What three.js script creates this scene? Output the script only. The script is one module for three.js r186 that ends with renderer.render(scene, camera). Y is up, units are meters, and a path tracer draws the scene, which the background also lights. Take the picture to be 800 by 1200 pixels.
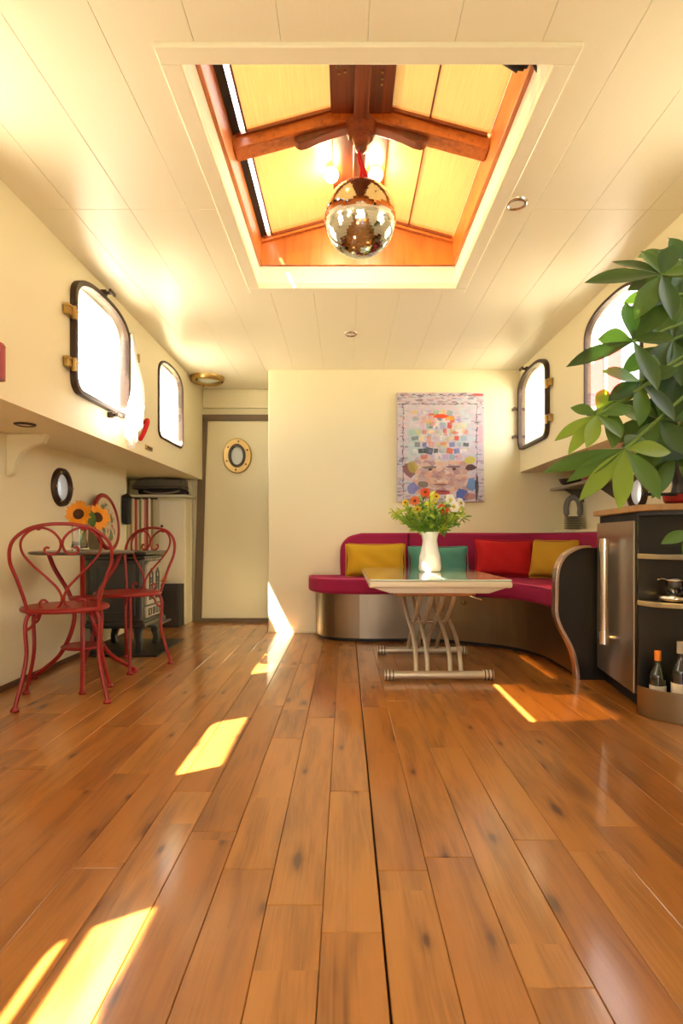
import * as THREE from 'three';
import { RoundedBoxGeometry } from 'three/addons/geometries/RoundedBoxGeometry.js';
import { mergeGeometries } from 'three/addons/utils/BufferGeometryUtils.js';

// ------------------------------------------------------------------ camera, sky, sun, exposure
const F = 680, VX = 405, VY = 630, EYE = 0.76;           // focal length and vanishing point in pixels of the 800 x 1200 frame
const scene = new THREE.Scene();
const camera = new THREE.PerspectiveCamera(2 * Math.atan(600 / F) * 180 / Math.PI, 800 / 1200, 0.05, 200);
camera.position.set(0, EYE, 0);
camera.lookAt(0, EYE, -1);
camera.setViewOffset(800, 1200, 400 - VX, 600 - VY, 800, 1200);
camera.updateProjectionMatrix();

scene.background = new THREE.Color().setRGB(0.94, 0.97, 1.0);
scene.backgroundIntensity = 3.0;
const sun = new THREE.DirectionalLight(new THREE.Color().setRGB(1.0, 0.91, 0.80), 31);
sun.position.set(-5, 10 + 1, 3.1 - 2.5); sun.target.position.set(0, 1, -2.5);
sun.castShadow = true; sun.shadow.mapSize.set(4096, 4096);
Object.assign(sun.shadow.camera, { left: -8, right: 8, top: 8, bottom: -8, near: 1, far: 40 });
scene.add(sun, sun.target);

const renderer = new THREE.WebGLRenderer({ antialias: true });
renderer.toneMapping = THREE.LinearToneMapping;
renderer.toneMappingExposure = 2.5;
renderer.shadowMap.enabled = true;

// ------------------------------------------------------------------ helpers
let seed = 12345;
function rnd() { seed |= 0; seed = seed + 0x6D2B79F5 | 0; let t = Math.imul(seed ^ seed >>> 15, 1 | seed); t = t + Math.imul(t ^ t >>> 7, 61 | t) ^ t; return ((t ^ t >>> 14) >>> 0) / 4294967296; }
const rr = (a, b) => a + (b - a) * rnd();
const V = (x, y, z) => new THREE.Vector3(x, y, z);
// a pixel of the photograph at distance d in front of the camera
const P = (px, py, d) => V((px - VX) * d / F, EYE - (py - VY) * d / F, -d);
const used = {};
function numbered(n) { if (used[n] === undefined) { used[n] = 0; return n; } used[n]++; return n + '_' + String(used[n]).padStart(3, '0'); }
function flat(geos) {
  const list = (Array.isArray(geos) ? geos : [geos]).map(g => {
    const h = g.index ? g.toNonIndexed() : g.clone();
    for (const k of Object.keys(h.attributes)) if (!['position', 'normal', 'uv'].includes(k)) h.deleteAttribute(k);
    h.morphAttributes = {}; h.clearGroups();
    if (!h.attributes.uv) h.setAttribute('uv', new THREE.BufferAttribute(new Float32Array(h.attributes.position.count * 2), 2));
    if (!h.attributes.normal) h.computeVertexNormals();
    return h;
  });
  return list.length === 1 ? list[0] : mergeGeometries(list, false);
}
function obj(name, geos, mat, parent) {
  const m = new THREE.Mesh(Array.isArray(geos) ? flat(geos) : geos, mat);
  m.castShadow = m.receiveShadow = true;
  m.name = parent ? name : numbered(name);
  (parent || scene).add(m);
  return m;
}
function tag(o, label, category, group) { o.userData.label = label; o.userData.category = category; if (group) o.userData.group = group; return o; }
function thing(name, label, category, pos = [0, 0, 0], turn = 0, group) {
  const g = new THREE.Group(); g.name = numbered(name); g.position.set(...pos); g.rotation.y = turn; scene.add(g);
  return tag(g, label, category, group);
}
function struct(name, label, category) { const g = new THREE.Group(); g.name = numbered(name); g.userData.kind = 'structure'; scene.add(g); return tag(g, label, category); }
function sMesh(name, geos, mat, label, category) { const m = obj(name, geos, mat); m.userData.kind = 'structure'; return tag(m, label, category); }
function dup(root, pos, turn, label) {
  const r = root.clone(); r.name = numbered(root.name.replace(/_\d{3}$/, '')); scene.add(r); r.position.set(...pos); r.rotation.y = turn;
  r.userData = { ...root.userData }; if (label) r.userData.label = label; return r;
}
const bx = (w, h, d, x = 0, y = 0, z = 0) => new THREE.BoxGeometry(w, h, d).translate(x, y, z);
const rb = (w, h, d, x = 0, y = 0, z = 0, r = 0.005, s = 2) => new RoundedBoxGeometry(w, h, d, s, Math.min(r, w / 2.01, h / 2.01, d / 2.01)).translate(x, y, z);
const span = (x0, x1, y0, y1, z0, z1, r) => r ? rb(x1 - x0, y1 - y0, z1 - z0, (x0 + x1) / 2, (y0 + y1) / 2, (z0 + z1) / 2, r) : bx(x1 - x0, y1 - y0, z1 - z0, (x0 + x1) / 2, (y0 + y1) / 2, (z0 + z1) / 2);
const sd = (x0, x1, y0, y1, d0, d1, r) => span(x0, x1, y0, y1, -d1, -d0, r);   // by depth
const cyl = (r0, r1, h, x = 0, y = 0, z = 0, n = 20) => new THREE.CylinderGeometry(r0, r1, h, n).translate(x, y, z);
const ball = (r, x = 0, y = 0, z = 0, a = 16, b = 12) => new THREE.SphereGeometry(r, a, b).translate(x, y, z);
const lathe = (pts, n = 28) => new THREE.LatheGeometry(pts.map(p => new THREE.Vector2(p[0], p[1])), n);
function tube(pts, r, seg = 40, rad = 8, closed = false) {
  const c = new THREE.CatmullRomCurve3(pts.map(p => p.isVector3 ? p : V(...p)), closed, 'centripetal');
  const g = new THREE.TubeGeometry(c, seg, r, rad, closed);
  if (closed) return g;
  const a = c.getPoint(0), b = c.getPoint(1);
  return flat([g, ball(r, a.x, a.y, a.z, 8, 6), ball(r, b.x, b.y, b.z, 8, 6)]);
}
function shapeOf(pts) { const s = new THREE.Shape(); pts.forEach((p, i) => i ? s.lineTo(p[0], p[1]) : s.moveTo(p[0], p[1])); s.closePath(); return s; }
function pathOf(pts) { const s = new THREE.Path(); pts.forEach((p, i) => i ? s.lineTo(p[0], p[1]) : s.moveTo(p[0], p[1])); s.closePath(); return s; }
function ext(pts, depth, holes = [], bevel = 0) {
  const s = shapeOf(pts); s.holes = holes.map(pathOf);
  return new THREE.ExtrudeGeometry(s, { depth: depth - 2 * bevel, bevelEnabled: bevel > 0, bevelThickness: bevel, bevelSize: bevel, bevelOffset: -bevel, bevelSegments: 2, curveSegments: 12 }).translate(0, 0, bevel);
}
// shapes drawn in (distance, height) that grow along +x; drawn in (x, distance) that grow along +y
const SIDE = new THREE.Matrix4().makeBasis(V(0, 0, -1), V(0, 1, 0), V(1, 0, 0));
const PLAN = new THREE.Matrix4().makeBasis(V(1, 0, 0), V(0, 0, -1), V(0, 1, 0));
const side = (g, x) => g.applyMatrix4(SIDE).translate(x, 0, 0);
const plan = (g, y) => g.applyMatrix4(PLAN).translate(0, y, 0);
function smoothPath(pts, n, closed = false) { return new THREE.CatmullRomCurve3(pts.map(p => V(p[0], p[1], 0)), closed, 'centripetal').getPoints(n).map(p => [p.x, p.y]); }

// ------------------------------------------------------------------ noise and textures
const perm = new Uint8Array(512); { const p = [...Array(256).keys()]; for (let i = 255; i > 0; i--) { const j = Math.floor(rnd() * (i + 1)); [p[i], p[j]] = [p[j], p[i]]; } for (let i = 0; i < 512; i++) perm[i] = p[i & 255]; }
const hash = (x, y) => perm[(perm[x & 255] + y) & 255] / 255;
function vn(x, y) { const xi = Math.floor(x), yi = Math.floor(y), a = x - xi, b = y - yi, u = a * a * (3 - 2 * a), v = b * b * (3 - 2 * b); return (hash(xi, yi) * (1 - u) + hash(xi + 1, yi) * u) * (1 - v) + (hash(xi, yi + 1) * (1 - u) + hash(xi + 1, yi + 1) * u) * v; }
const fbm = (x, y, o = 4) => { let s = 0, a = 0.5, n = 0; for (let i = 0; i < o; i++) { s += a * vn(x, y); n += a; x = x * 2.03 + 17; y = y * 2.03 + 31; a *= 0.5; } return s / n; };
function tex(w, h, fn, srgb = true) {
  const d = new Uint8Array(w * h * 4);
  for (let j = 0; j < h; j++) for (let i = 0; i < w; i++) { const c = fn(i / w, j / h), k = 4 * (j * w + i); d[k] = Math.max(0, Math.min(255, c[0])); d[k + 1] = Math.max(0, Math.min(255, c[1])); d[k + 2] = Math.max(0, Math.min(255, c[2])); d[k + 3] = 255; }
  const t = new THREE.DataTexture(d, w, h); t.magFilter = t.minFilter = THREE.LinearFilter; t.wrapS = t.wrapT = THREE.RepeatWrapping;
  if (srgb) t.colorSpace = THREE.SRGBColorSpace; t.needsUpdate = true; return t;
}
const mix3 = (a, b, t) => [a[0] + (b[0] - a[0]) * t, a[1] + (b[1] - a[1]) * t, a[2] + (b[2] - a[2]) * t];
const sm = (a, b, x) => { const t = Math.max(0, Math.min(1, (x - a) / (b - a))); return t * t * (3 - 2 * t); };
function woodTex(w, h, light, dark, o, knots = 0) {          // grain runs along v
  const ks = []; for (let i = 0; i < knots; i++) ks.push([rnd(), rnd(), rr(0.05, 0.14), rr(0.5, 1)]);
  return tex(w, h, (u, v) => {
    let t = 0.55 * fbm(u * 9 + o, v * 3.2 + o) + 0.3 * fbm(u * 46 + o, v * 5 + o * 2, 3) + 0.3 * (fbm(u * 2 + o * 3, v * 2.5 + o, 3) - 0.3);
    for (const [a, b, r, s] of ks) { const dx = (u - a) * 1.0, dy = (v - b) * (h / w) * 0.55, q = Math.sqrt(dx * dx + dy * dy) / r; if (q < 2.2) t += s * (0.9 * Math.exp(-q * q * 5) + 0.22 * Math.exp(-q * q * 0.8) * (0.5 + 0.5 * Math.sin(q * 16))); }
    return mix3(light, dark, sm(0.28, 0.95, t));
  });
}
const M = (o) => new THREE.MeshStandardMaterial(o);
const MP = (o) => new THREE.MeshPhysicalMaterial(o);
const speckBump = (() => tex(256, 256, (u, v) => { const n = 255 * fbm(u * 40, v * 40, 3); return [n, n, n]; }, false))();
const weaveBump = tex(128, 128, (u, v) => { const n = 127 + 60 * Math.sin(u * 2 * Math.PI * 32) + 60 * Math.sin(v * 2 * Math.PI * 32); return [n, n, n]; }, false);

const cream = MP({ color: '#eae0b8', roughness: 0.5, clearcoat: 0.15, clearcoatRoughness: 0.35, bumpMap: speckBump, bumpScale: 0.0004 });
const creamGloss = MP({ color: '#eee7cc', roughness: 0.42, clearcoat: 0.35, clearcoatRoughness: 0.22, bumpMap: speckBump, bumpScale: 0.0003 });
const white = M({ color: '#f4efe4', roughness: 0.5 });
function plankTex(w, h, light, dark, o, knots) {             // soft oak: broad blotches, faint grain, a few knots; grain runs along v
  const ks = []; for (let i = 0; i < knots; i++) ks.push([rnd(), rnd(), rr(0.05, 0.13), rr(0.4, 1)]);
  return tex(w, h, (u, v) => {
    const wx = u + 0.25 * (fbm(u * 2 + o, v * 5 + o, 2) - 0.5);
    let t = 0.62 * fbm(wx * 3 + o, v * 6 + o, 4) + 0.2 * fbm(wx * 26 + o, v * 10 + o * 2, 3) + 0.3 * fbm(wx * 1.4 + o * 3, v * 2.5 + o, 3) - 0.1;
    for (const [a, b, r, s] of ks) { const dx = u - a, dy = (v - b) * (h / w) * 0.7, q = Math.sqrt(dx * dx + dy * dy) / r * (0.8 + 0.5 * fbm(u * 9 + o, v * 40, 2)); if (q < 3.2) t += s * (0.75 * Math.exp(-q * q * 4) + 0.3 * Math.exp(-q * q * 0.5)); }
    return mix3(light, dark, sm(0.3, 1.05, t));
  });
}
const floorMats = [];
for (let i = 0; i < 8; i++) {
  const L = [[186, 122, 50], [180, 115, 45], [173, 108, 42], [190, 127, 54]][i % 4], D = [[96, 52, 17], [88, 46, 15], [102, 56, 19], [94, 51, 17]][(i + 1) % 4];
  floorMats.push(MP({ map: plankTex(160, 1024, L, D, 7.3 * i + 1.7, 2), roughness: 0.42, clearcoat: 0.9, clearcoatRoughness: 0.14, bumpMap: speckBump, bumpScale: 0.00025 }));
}
const joint = M({ color: '#2a170a', roughness: 0.9 });
const teak = MP({ map: woodTex(256, 512, [208, 122, 46], [134, 62, 18], 31, 0), roughness: 0.4, clearcoat: 0.5, clearcoatRoughness: 0.25 });
const teakDark = MP({ map: woodTex(256, 512, [138, 62, 24], [70, 26, 10], 41, 0), roughness: 0.4, clearcoat: 0.5, clearcoatRoughness: 0.25 });
const palewood = M({ map: woodTex(256, 512, [214, 176, 122], [160, 116, 66], 51, 0), roughness: 0.5 });
const bronze = M({ color: '#4a3a30', roughness: 0.42, metalness: 0.6 });
const brass = M({ color: '#b99a5c', roughness: 0.3, metalness: 0.9 });
const chrome = M({ color: '#d9d4c8', roughness: 0.16, metalness: 1 });
const steelBrown = MP({ color: '#8f7f68', roughness: 0.34, metalness: 0.95, bumpMap: tex(16, 256, (u, v) => { const n = 255 * hash(Math.floor(u * 2), Math.floor(v * 256)); return [n, n, n]; }, false), bumpScale: 0.0001 });
const blackPaint = MP({ color: '#15140f', roughness: 0.4, clearcoat: 0.3, clearcoatRoughness: 0.3 });
const black = M({ color: '#141311', roughness: 0.6 });
const redPaint = MP({ color: '#920a0a', roughness: 0.42, clearcoat: 0.3, clearcoatRoughness: 0.25 });
const redFabric = M({ color: '#c3141c', roughness: 0.85 });
const glass = MP({ color: '#ffffff', roughness: 0.02, transmission: 1, thickness: 0, ior: 1.45 });
const mirror = M({ color: '#dfe3e2', roughness: 0.06, metalness: 1 });
const velvet = MP({ color: '#9c0f45', roughness: 0.85, sheen: 0.6, sheenColor: new THREE.Color('#e05080'), sheenRoughness: 0.5, bumpMap: weaveBump, bumpScale: 0.0004 });
const leafMats = [['#3d6018', 0.3], ['#557c22', 0.35], ['#8aa82c', 0.4], ['#2f4f14', 0.25]].map(([c, t]) => MP({ color: c, roughness: 0.55, transmission: t, thickness: 0, side: THREE.DoubleSide }));

// ------------------------------------------------------------------ the cabin: measures in metres
const XL = -1.29, XR = 1.39, LL = -1.70, LR = 1.80, CEIL = 2.10, DECK = 1.30, REAR = 1.7, BULK = 4.63, DOORW = 5.27, TW = 0.03;
const HX0 = -0.46, HX1 = 0.582, HD0 = 1.63, HD1 = 3.09;      // skylight opening in x and distance

// window outlines in (distance, height)
function winPts(c, w, y0, y1, inset = 0) {
  const hw = w / 2 - inset, b = y0 + inset, sh = y1 - 0.14, rise = 0.14 - inset, r = Math.max(0.07 - inset, 0.02), pts = [];
  for (let k = 0; k <= 6; k++) { const a = Math.PI + k / 6 * Math.PI / 2; pts.push([c - hw + r + r * Math.cos(a), b + r + r * Math.sin(a)]); }
  for (let k = 0; k <= 6; k++) { const a = 1.5 * Math.PI + k / 6 * Math.PI / 2; pts.push([c + hw - r + r * Math.cos(a), b + r + r * Math.sin(a)]); }
  for (let k = 0; k <= 24; k++) { const a = k / 24 * Math.PI, e = 0.8; pts.push([c + hw * Math.sign(Math.cos(a)) * Math.pow(Math.abs(Math.cos(a)), e), sh + rise * Math.pow(Math.sin(a), e)]); }
  return pts;
}
const winsL = [[-1.0, 0.62], [0.36, 0.58], [1.65, 0.56], [3.06, 0.66], [4.28, 0.58]];
const winsR = [[1.70, 0.62], [3.04, 0.64], [4.28, 0.62]];
const WY0 = 1.46, WY1 = 2.02;
const circPts = (c, y, r, n = 32) => [...Array(n).keys()].map(k => [c + r * Math.cos(k / n * 2 * Math.PI), y + r * Math.sin(k / n * 2 * Math.PI)]);

{ // walls on both sides: lower planking, underside of the side deck, upper cabin side pierced by windows
  const wl = struct('wall_left', 'cream cabin side with arched windows above the bistro table', 'wall');
  obj('upper_panel', side(ext([[-REAR, DECK - 0.02], [DOORW, DECK - 0.02], [DOORW, CEIL + 0.05], [-REAR, CEIL + 0.05]], TW, winsL.map(([c, w]) => winPts(c, w, WY0, WY1))), XL - TW), cream, wl);
  obj('deck_underside', sd(-2.15, XL - TW, DECK - 0.019, DECK + 0.05, -REAR, DOORW), cream, wl);
  obj('lower_panel', side(ext([[-REAR, -0.05], [4.5, -0.05], [4.5, DECK - 0.02], [-REAR, DECK - 0.02]], 0.04, [circPts(3.46, 1.06, 0.1)]), LL - 0.04), cream, wl);
  obj('hull_side', [sd(-2.02, -1.96, -0.05, DECK - 0.02, 4.42, DOORW), sd(-1.96, LL - 0.04, -0.05, DECK - 0.02, 4.42, 4.5)], cream, wl);
  for (const d of [0.7, 2.95]) obj('knee_bracket', plan_knee(LL, 1, d), cream, wl);
  const wr = struct('wall_right', 'cream cabin side with arched windows above the sofa and fridge', 'wall');
  obj('upper_panel', side(ext([[-REAR, DECK - 0.02], [BULK, DECK - 0.02], [BULK, CEIL + 0.05], [-REAR, CEIL + 0.05]], TW, winsR.map(([c, w]) => winPts(c, w, WY0, WY1))), XR), cream, wr);
  obj('deck_underside', sd(XR + TW, 2.25, DECK - 0.019, DECK + 0.05, -REAR, BULK), cream, wr);
  obj('lower_panel', side(ext([[-REAR, -0.05], [BULK, -0.05], [BULK, DECK - 0.02], [-REAR, DECK - 0.02]], 0.04, [circPts(3.57, 1.04, 0.1)]), LR), cream, wr);
}
function plan_knee(x, s, d) {                            // curved knee under the side deck
  const p = smoothPath([[0, 0], [0.03, 0.02], [0.05, 0.09], [0.1, 0.145], [0.18, 0.17]], 16); p.push([0.2, 0.215], [0, 0.215]);
  return ext(p.map(([u, v]) => [x + s * u, 1.065 + v]), 0.045, [], 0.004).translate(0, 0, -d);
}
// bulkhead with the sofa, wall with the door, rear wall behind the viewer
sMesh('wall_back', [sd(-0.62, LR + 0.1, -0.05, CEIL + 0.05, BULK, BULK + 0.1, 0.012), sd(-0.62, -0.52, -0.05, CEIL + 0.05, BULK + 0.02, DOORW)], cream, 'smooth cream bulkhead behind the sofa and painting', 'wall');
sMesh('wall_door', [sd(-2.2, -0.52, -0.05, CEIL + 0.05, DOORW, DOORW + 0.1)], cream, 'cream end wall around the narrow door', 'wall');
{ const w = sMesh('wall_rear', ext([[-2.2, -0.05], [2.3, -0.05], [2.3, CEIL + 0.05], [-2.2, CEIL + 0.05]], 0.1, [[[-1.0, 0.3], [-0.1, 0.3], [-0.1, 1.7], [-1.0, 1.7]], [[0.1, 0.3], [1.0, 0.3], [1.0, 1.7], [0.1, 1.7]]]).translate(0, 0, REAR), cream, 'cream rear wall with a pair of glazed openings', 'wall');
  w.userData.kind = 'structure'; }

{ // ---- floor: every plank its own piece, over a dark bed
  const floor = struct('floor', 'glossy orange brown oak plank floor', 'floor');
  obj('joint_bed', span(-2.2, 2.25, -0.06, -0.012, -DOORW, REAR), joint, floor);
  const W = 0.117, X0 = 0.07, breaks = { 0: [1.325, 2.6, 3.9], '-1': [1.118, 1.74, 3.05, 4.3], '-2': [1.2, 2.45, 3.7], '-3': [1.33, 2.2, 3.5], 1: [1.38, 2.7, 4.05], 2: [0.98, 2.1, 3.3] };
  function plankGeo(x0, x1, d0, d1) {
    const g = 0.0005, b = 0.0015, h = 0.012, a = x0 + g, c = x1 - g, e = -d1 + g, f = -d0 - g, off = rnd() * 7, ou = rnd();
    const q = [[a, -h, e], [c, -h, e], [c, -h, f], [a, -h, f], [a, -b, e], [c, -b, e], [c, -b, f], [a, -b, f], [a + b, 0, e + b], [c - b, 0, e + b], [c - b, 0, f - b], [a + b, 0, f - b]];
    const quads = [[11, 10, 9, 8], [7, 6, 10, 11], [6, 5, 9, 10], [5, 4, 8, 9], [4, 7, 11, 8], [3, 2, 6, 7], [2, 1, 5, 6], [1, 0, 4, 5], [0, 3, 7, 4]], pos = [], uv = [];
    for (const k of quads) for (const i of [0, 1, 2, 0, 2, 3]) { const p = q[k[i]]; pos.push(...p); uv.push((p[0] - x0) / W * 0.96 + 0.02 + (off > 3.5 ? 0 : 0) + ou * 0.0, -p[2] / 1.6 + off); }
    const G = new THREE.BufferGeometry(); G.setAttribute('position', new THREE.Float32BufferAttribute(pos, 3)); G.setAttribute('uv', new THREE.Float32BufferAttribute(uv, 2)); G.computeVertexNormals(); return G;
  }
  let last = -1;
  for (let k = -20; k <= 16; k++) {
    const x0 = X0 + k * W, x1 = x0 + W; if (x1 < LL - 0.5 || x0 > LR + 0.05) continue;
    const dStart = x1 < LL ? 4.5 : -REAR;
    const gap = k === 0 ? 0.0035 : 0, cuts = [dStart]; let d = dStart;
    const fixed = breaks[k];
    if (fixed) { cuts.push(-0.4 + rr(-0.3, 0.3)); fixed.forEach(v => cuts.push(v)); }
    else while (true) { d += rr(1.1, 2.1); if (d > DOORW - 0.45) break; cuts.push(d); }
    cuts.push(DOORW);
    for (let i = 0; i + 1 < cuts.length; i++) { let m; do m = Math.floor(rnd() * floorMats.length); while (m === last); last = m; obj('plank', plankGeo(x0 + gap, x1, cuts[i], cuts[i + 1]), floorMats[m], floor); }
  }
}

{ // ---- ceiling: painted boards with fine grooves, around the skylight opening
  const c = struct('ceiling', 'cream painted board ceiling around the wooden skylight', 'ceiling');
  obj('roof_slab', plan(ext([[-1.45, -REAR], [1.55, -REAR], [1.55, DOORW + 0.1], [-1.45, DOORW + 0.1]], 0.07, [[[HX0 - 0.031, HD0 - 0.031], [HX1 + 0.031, HD0 - 0.031], [HX1 + 0.031, HD1 + 0.031], [HX0 - 0.031, HD1 + 0.031]]]), CEIL + 0.014), cream, c);
  const board = (x0, x1, d0, d1) => { if (x1 - x0 > 0.01 && d1 - d0 > 0.01) obj('ceiling_board', sd(x0 + 0.0004, x1 - 0.0004, CEIL, CEIL + 0.013, d0 + 0.0004, d1 - 0.0004, 0.0016), creamGloss, c); };
  const xs = [XL]; for (let k = -5; k <= 5; k++) xs.push(0.06 + 0.235 * k); xs.push(XR);
  const rows = [-REAR, 0.0, 2.37, 4.1, DOORW];
  for (let i = 0; i + 1 < xs.length; i++) for (let j = 0; j + 1 < rows.length; j++) {
    const a = xs[i], b = xs[i + 1], p = rows[j], q = rows[j + 1];
    if (b <= HX0 || a >= HX1) { board(a, b, p, q); continue; }
    if ((a < HX0 || b > HX1) && p < HD1 && q > HD0) {      // a board notched round the corner of the opening
      const e = a < HX0 ? HX0 : HX1, o = a < HX0 ? a : b, n = a < HX0 ? b : a, g = 0.0004, t = Math.sign(n - o) * g;
      const pts = p < HD0 ? [[o + t, p + g], [n - t, p + g], [n - t, HD0], [e, HD0], [e, q - g], [o + t, q - g]] : [[o + t, p + g], [e, p + g], [e, HD1], [n - t, HD1], [n - t, q - g], [o + t, q - g]];
      obj('ceiling_board', plan(ext(pts, 0.013, [], 0.0016), CEIL), creamGloss, c); continue;
    }
    board(a, b, p, Math.min(q, HD0)); board(a, b, Math.max(p, HD1), q);
    const m0 = Math.max(p, HD0), m1 = Math.min(q, HD1);
    if (m1 > m0) { board(a, Math.min(b, HX0), m0, m1); board(Math.max(a, HX1), b, m0, m1); }
  }
}

// ------------------------------------------------------------------ skylight
{
  const s = struct('skylight', 'varnished wooden roof light with amber blinds over the mirror ball', 'skylight');
  const TOP = CEIL + 0.105, EAVE = 2.36, RIDGE = 2.50, MX = (HX0 + HX1) / 2, half = (HX1 - HX0) / 2, len = Math.hypot(half, RIDGE - EAVE), ang = Math.atan2(RIDGE - EAVE, half);
  // flat moulding on the ceiling and white lining of the shaft
  const mo = 0.062;
  for (const [a, b, p, q] of [[HX0 - mo, HX1 + mo, HD0 - mo, HD0], [HX0 - mo, HX1 + mo, HD1, HD1 + mo], [HX0 - mo, HX0, HD0, HD1], [HX1, HX1 + mo, HD0, HD1]]) obj('moulding', sd(a, b, CEIL - 0.014, CEIL + 0.004, p, q, 0.005), creamGloss, s);
  for (const [a, b, p, q] of [[HX0 - 0.03, HX1 + 0.03, HD0 - 0.03, HD0], [HX0 - 0.03, HX1 + 0.03, HD1, HD1 + 0.03], [HX0 - 0.03, HX0, HD0, HD1], [HX1, HX1 + 0.03, HD0, HD1]]) obj('shaft_lining', sd(a, b, CEIL + 0.0135, TOP, p, q), white, s);
  for (const [a, b] of [[HX0 - 0.03, HX0 + 0.016], [HX1 - 0.016, HX1 + 0.03]]) obj('eave_beam', sd(a, b, TOP, EAVE + 0.01, HD0 - 0.03, HD1 + 0.03, 0.006), teak, s);
  const gable = [[HX0, TOP], [HX1, TOP], [HX1, EAVE], [MX, RIDGE + 0.01], [HX0, EAVE]];
  obj('gable_board', ext(gable, 0.03, [], 0.003).translate(0, 0, -HD1 - 0.03 + 0.012), teak, s);
  obj('gable_board', ext(gable, 0.03, [], 0.003).translate(0, 0, -HD0), teak, s);
  const slope = (sg, u0, u1, v0, v1, d0, d1, r) => {      // u from the eave up the slope, v across it
    const g = r ? rb(u1 - u0, v1 - v0, d1 - d0, (u0 + u1) / 2, (v0 + v1) / 2, -(d0 + d1) / 2, r) : bx(u1 - u0, v1 - v0, d1 - d0, (u0 + u1) / 2, (v0 + v1) / 2, -(d0 + d1) / 2);
    g.rotateZ(ang); if (sg < 0) { g.translate(HX0, EAVE, 0); return g; }
    const h = flat(g); h.scale(-1, 1, 1); const p = h.attributes.position, n = h.attributes.normal, w = h.attributes.uv;
    for (let i = 0; i < p.count; i += 3) for (const at of [p, n, w]) for (let k = 0; k < at.itemSize; k++) { const t = at.array[(i + 1) * at.itemSize + k]; at.array[(i + 1) * at.itemSize + k] = at.array[(i + 2) * at.itemSize + k]; at.array[(i + 2) * at.itemSize + k] = t; }
    h.translate(HX1, EAVE, 0); return h;
  };
  const RM0 = 2.285, RM1 = 2.365, uR = (half - 0.12) / Math.cos(ang);
  const blindMat = MP({ color: '#f0cc80', roughness: 0.4, transmission: 0.11, thickness: 0, side: THREE.DoubleSide, bumpMap: weaveBump, bumpScale: 0.0003 });
  blindMat.map = tex(256, 256, (u, v) => { const n = 0.9 + 0.1 * fbm(u * 90, v * 6, 3) + 0.05 * (fbm(u * 3, v * 3) - 0.5); return [255 * n, 248 * n, 232 * n]; });
  for (const sg of [-1, 1]) {
    obj('rafter', slope(sg, 0, len, -0.075, 0.0, RM0, RM1, 0.006), teak, s);
    for (const [p, q] of [[HD0 - 0.03, HD0 + 0.03], [HD1 - 0.035, HD1 + 0.03]]) obj('rafter', slope(sg, 0, len, -0.045, 0.0, p, q, 0.004), teak, s);
    for (const [p, q] of [[HD0 - 0.03, RM0 + 0.04], [RM0 + 0.042, HD1 + 0.03]]) obj('pane', slope(sg, -0.05, len, 0.004, 0.008, p, q), glass, s);
    for (const [p, q] of [[HD0 + 0.03, RM0 - 0.004], [RM1 + 0.004, HD1 - 0.035]]) {
      const parts = sg < 0 ? [[0.064, uR + 0.02]] : [[0.012, 0.252], [0.258, uR + 0.02]];
      for (const [a, b] of parts) { const g = new THREE.PlaneGeometry(b - a, q - p, 6, 6).rotateX(-Math.PI / 2).translate((a + b) / 2, -0.018, -(p + q) / 2); g.rotateZ(ang); if (sg > 0) g.scale(-1, 1, 1); g.translate(sg < 0 ? HX0 : HX1, EAVE, 0); g.computeVertexNormals(); obj('blind', g, blindMat, s); }
      if (sg < 0) obj('glazing_strip', slope(sg, 0.0, 0.043, -0.022, -0.01, p, q), black, s);
      obj('blind_batten', slope(sg, (sg < 0 ? 0.062 : 0.252), (sg < 0 ? 0.07 : 0.258), -0.024, -0.012, p, q), teakDark, s);
      for (const [a, b] of [[p - 0.004, p + 0.008], [q - 0.008, q + 0.004]]) obj('bead', slope(sg, 0.02, uR, -0.032, -0.02, a, b), teakDark, s);
    }
  }
  const rbm = obj('ridge_beam', [sd(MX - 0.12, MX + 0.12, 2.43, 2.505, HD0 - 0.03, HD1 + 0.02, 0.006), sd(MX - 0.03, MX + 0.03, 2.395, 2.432, HD0, HD1, 0.008)], teakDark, s);
  const screws = []; for (let k = 0; k < 14; k++) { screws.push(cyl(0.005, 0.005, 0.004, MX + rr(-0.1, -0.045), 2.428, -rr(1.72, 2.15), 8), cyl(0.005, 0.005, 0.004, MX + rr(0.045, 0.1), 2.428, -rr(1.72, 2.15), 8)); }
  obj('screw_head', screws, brass, rbm).userData.kind = 'stuff';
  // carved cross piece where the rafters meet
  const dz = -(RM0 + RM1) / 2;
  obj('boss', [cyl(0.07, 0.05, 0.05, MX, 2.385, dz, 10), cyl(0.04, 0.025, 0.04, MX, 2.345, dz, 12), ball(0.024, MX, 2.322, dz)], teakDark, s);
  for (const sg of [-1, 1]) {
    const arm = ext(smoothPath([[0.03, 2.40], [0.1, 2.375], [0.16, 2.355], [0.24, 2.325], [0.265, 2.34], [0.25, 2.37], [0.16, 2.40], [0.08, 2.43]], 24, true), 0.05, [], 0.006);
    if (sg < 0) arm.rotateY(Math.PI); arm.translate(MX, 0, dz - sg * 0.025 + (sg < 0 ? 0 : 0));
    obj('cleat', arm, teakDark, s);
  }
}

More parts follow.
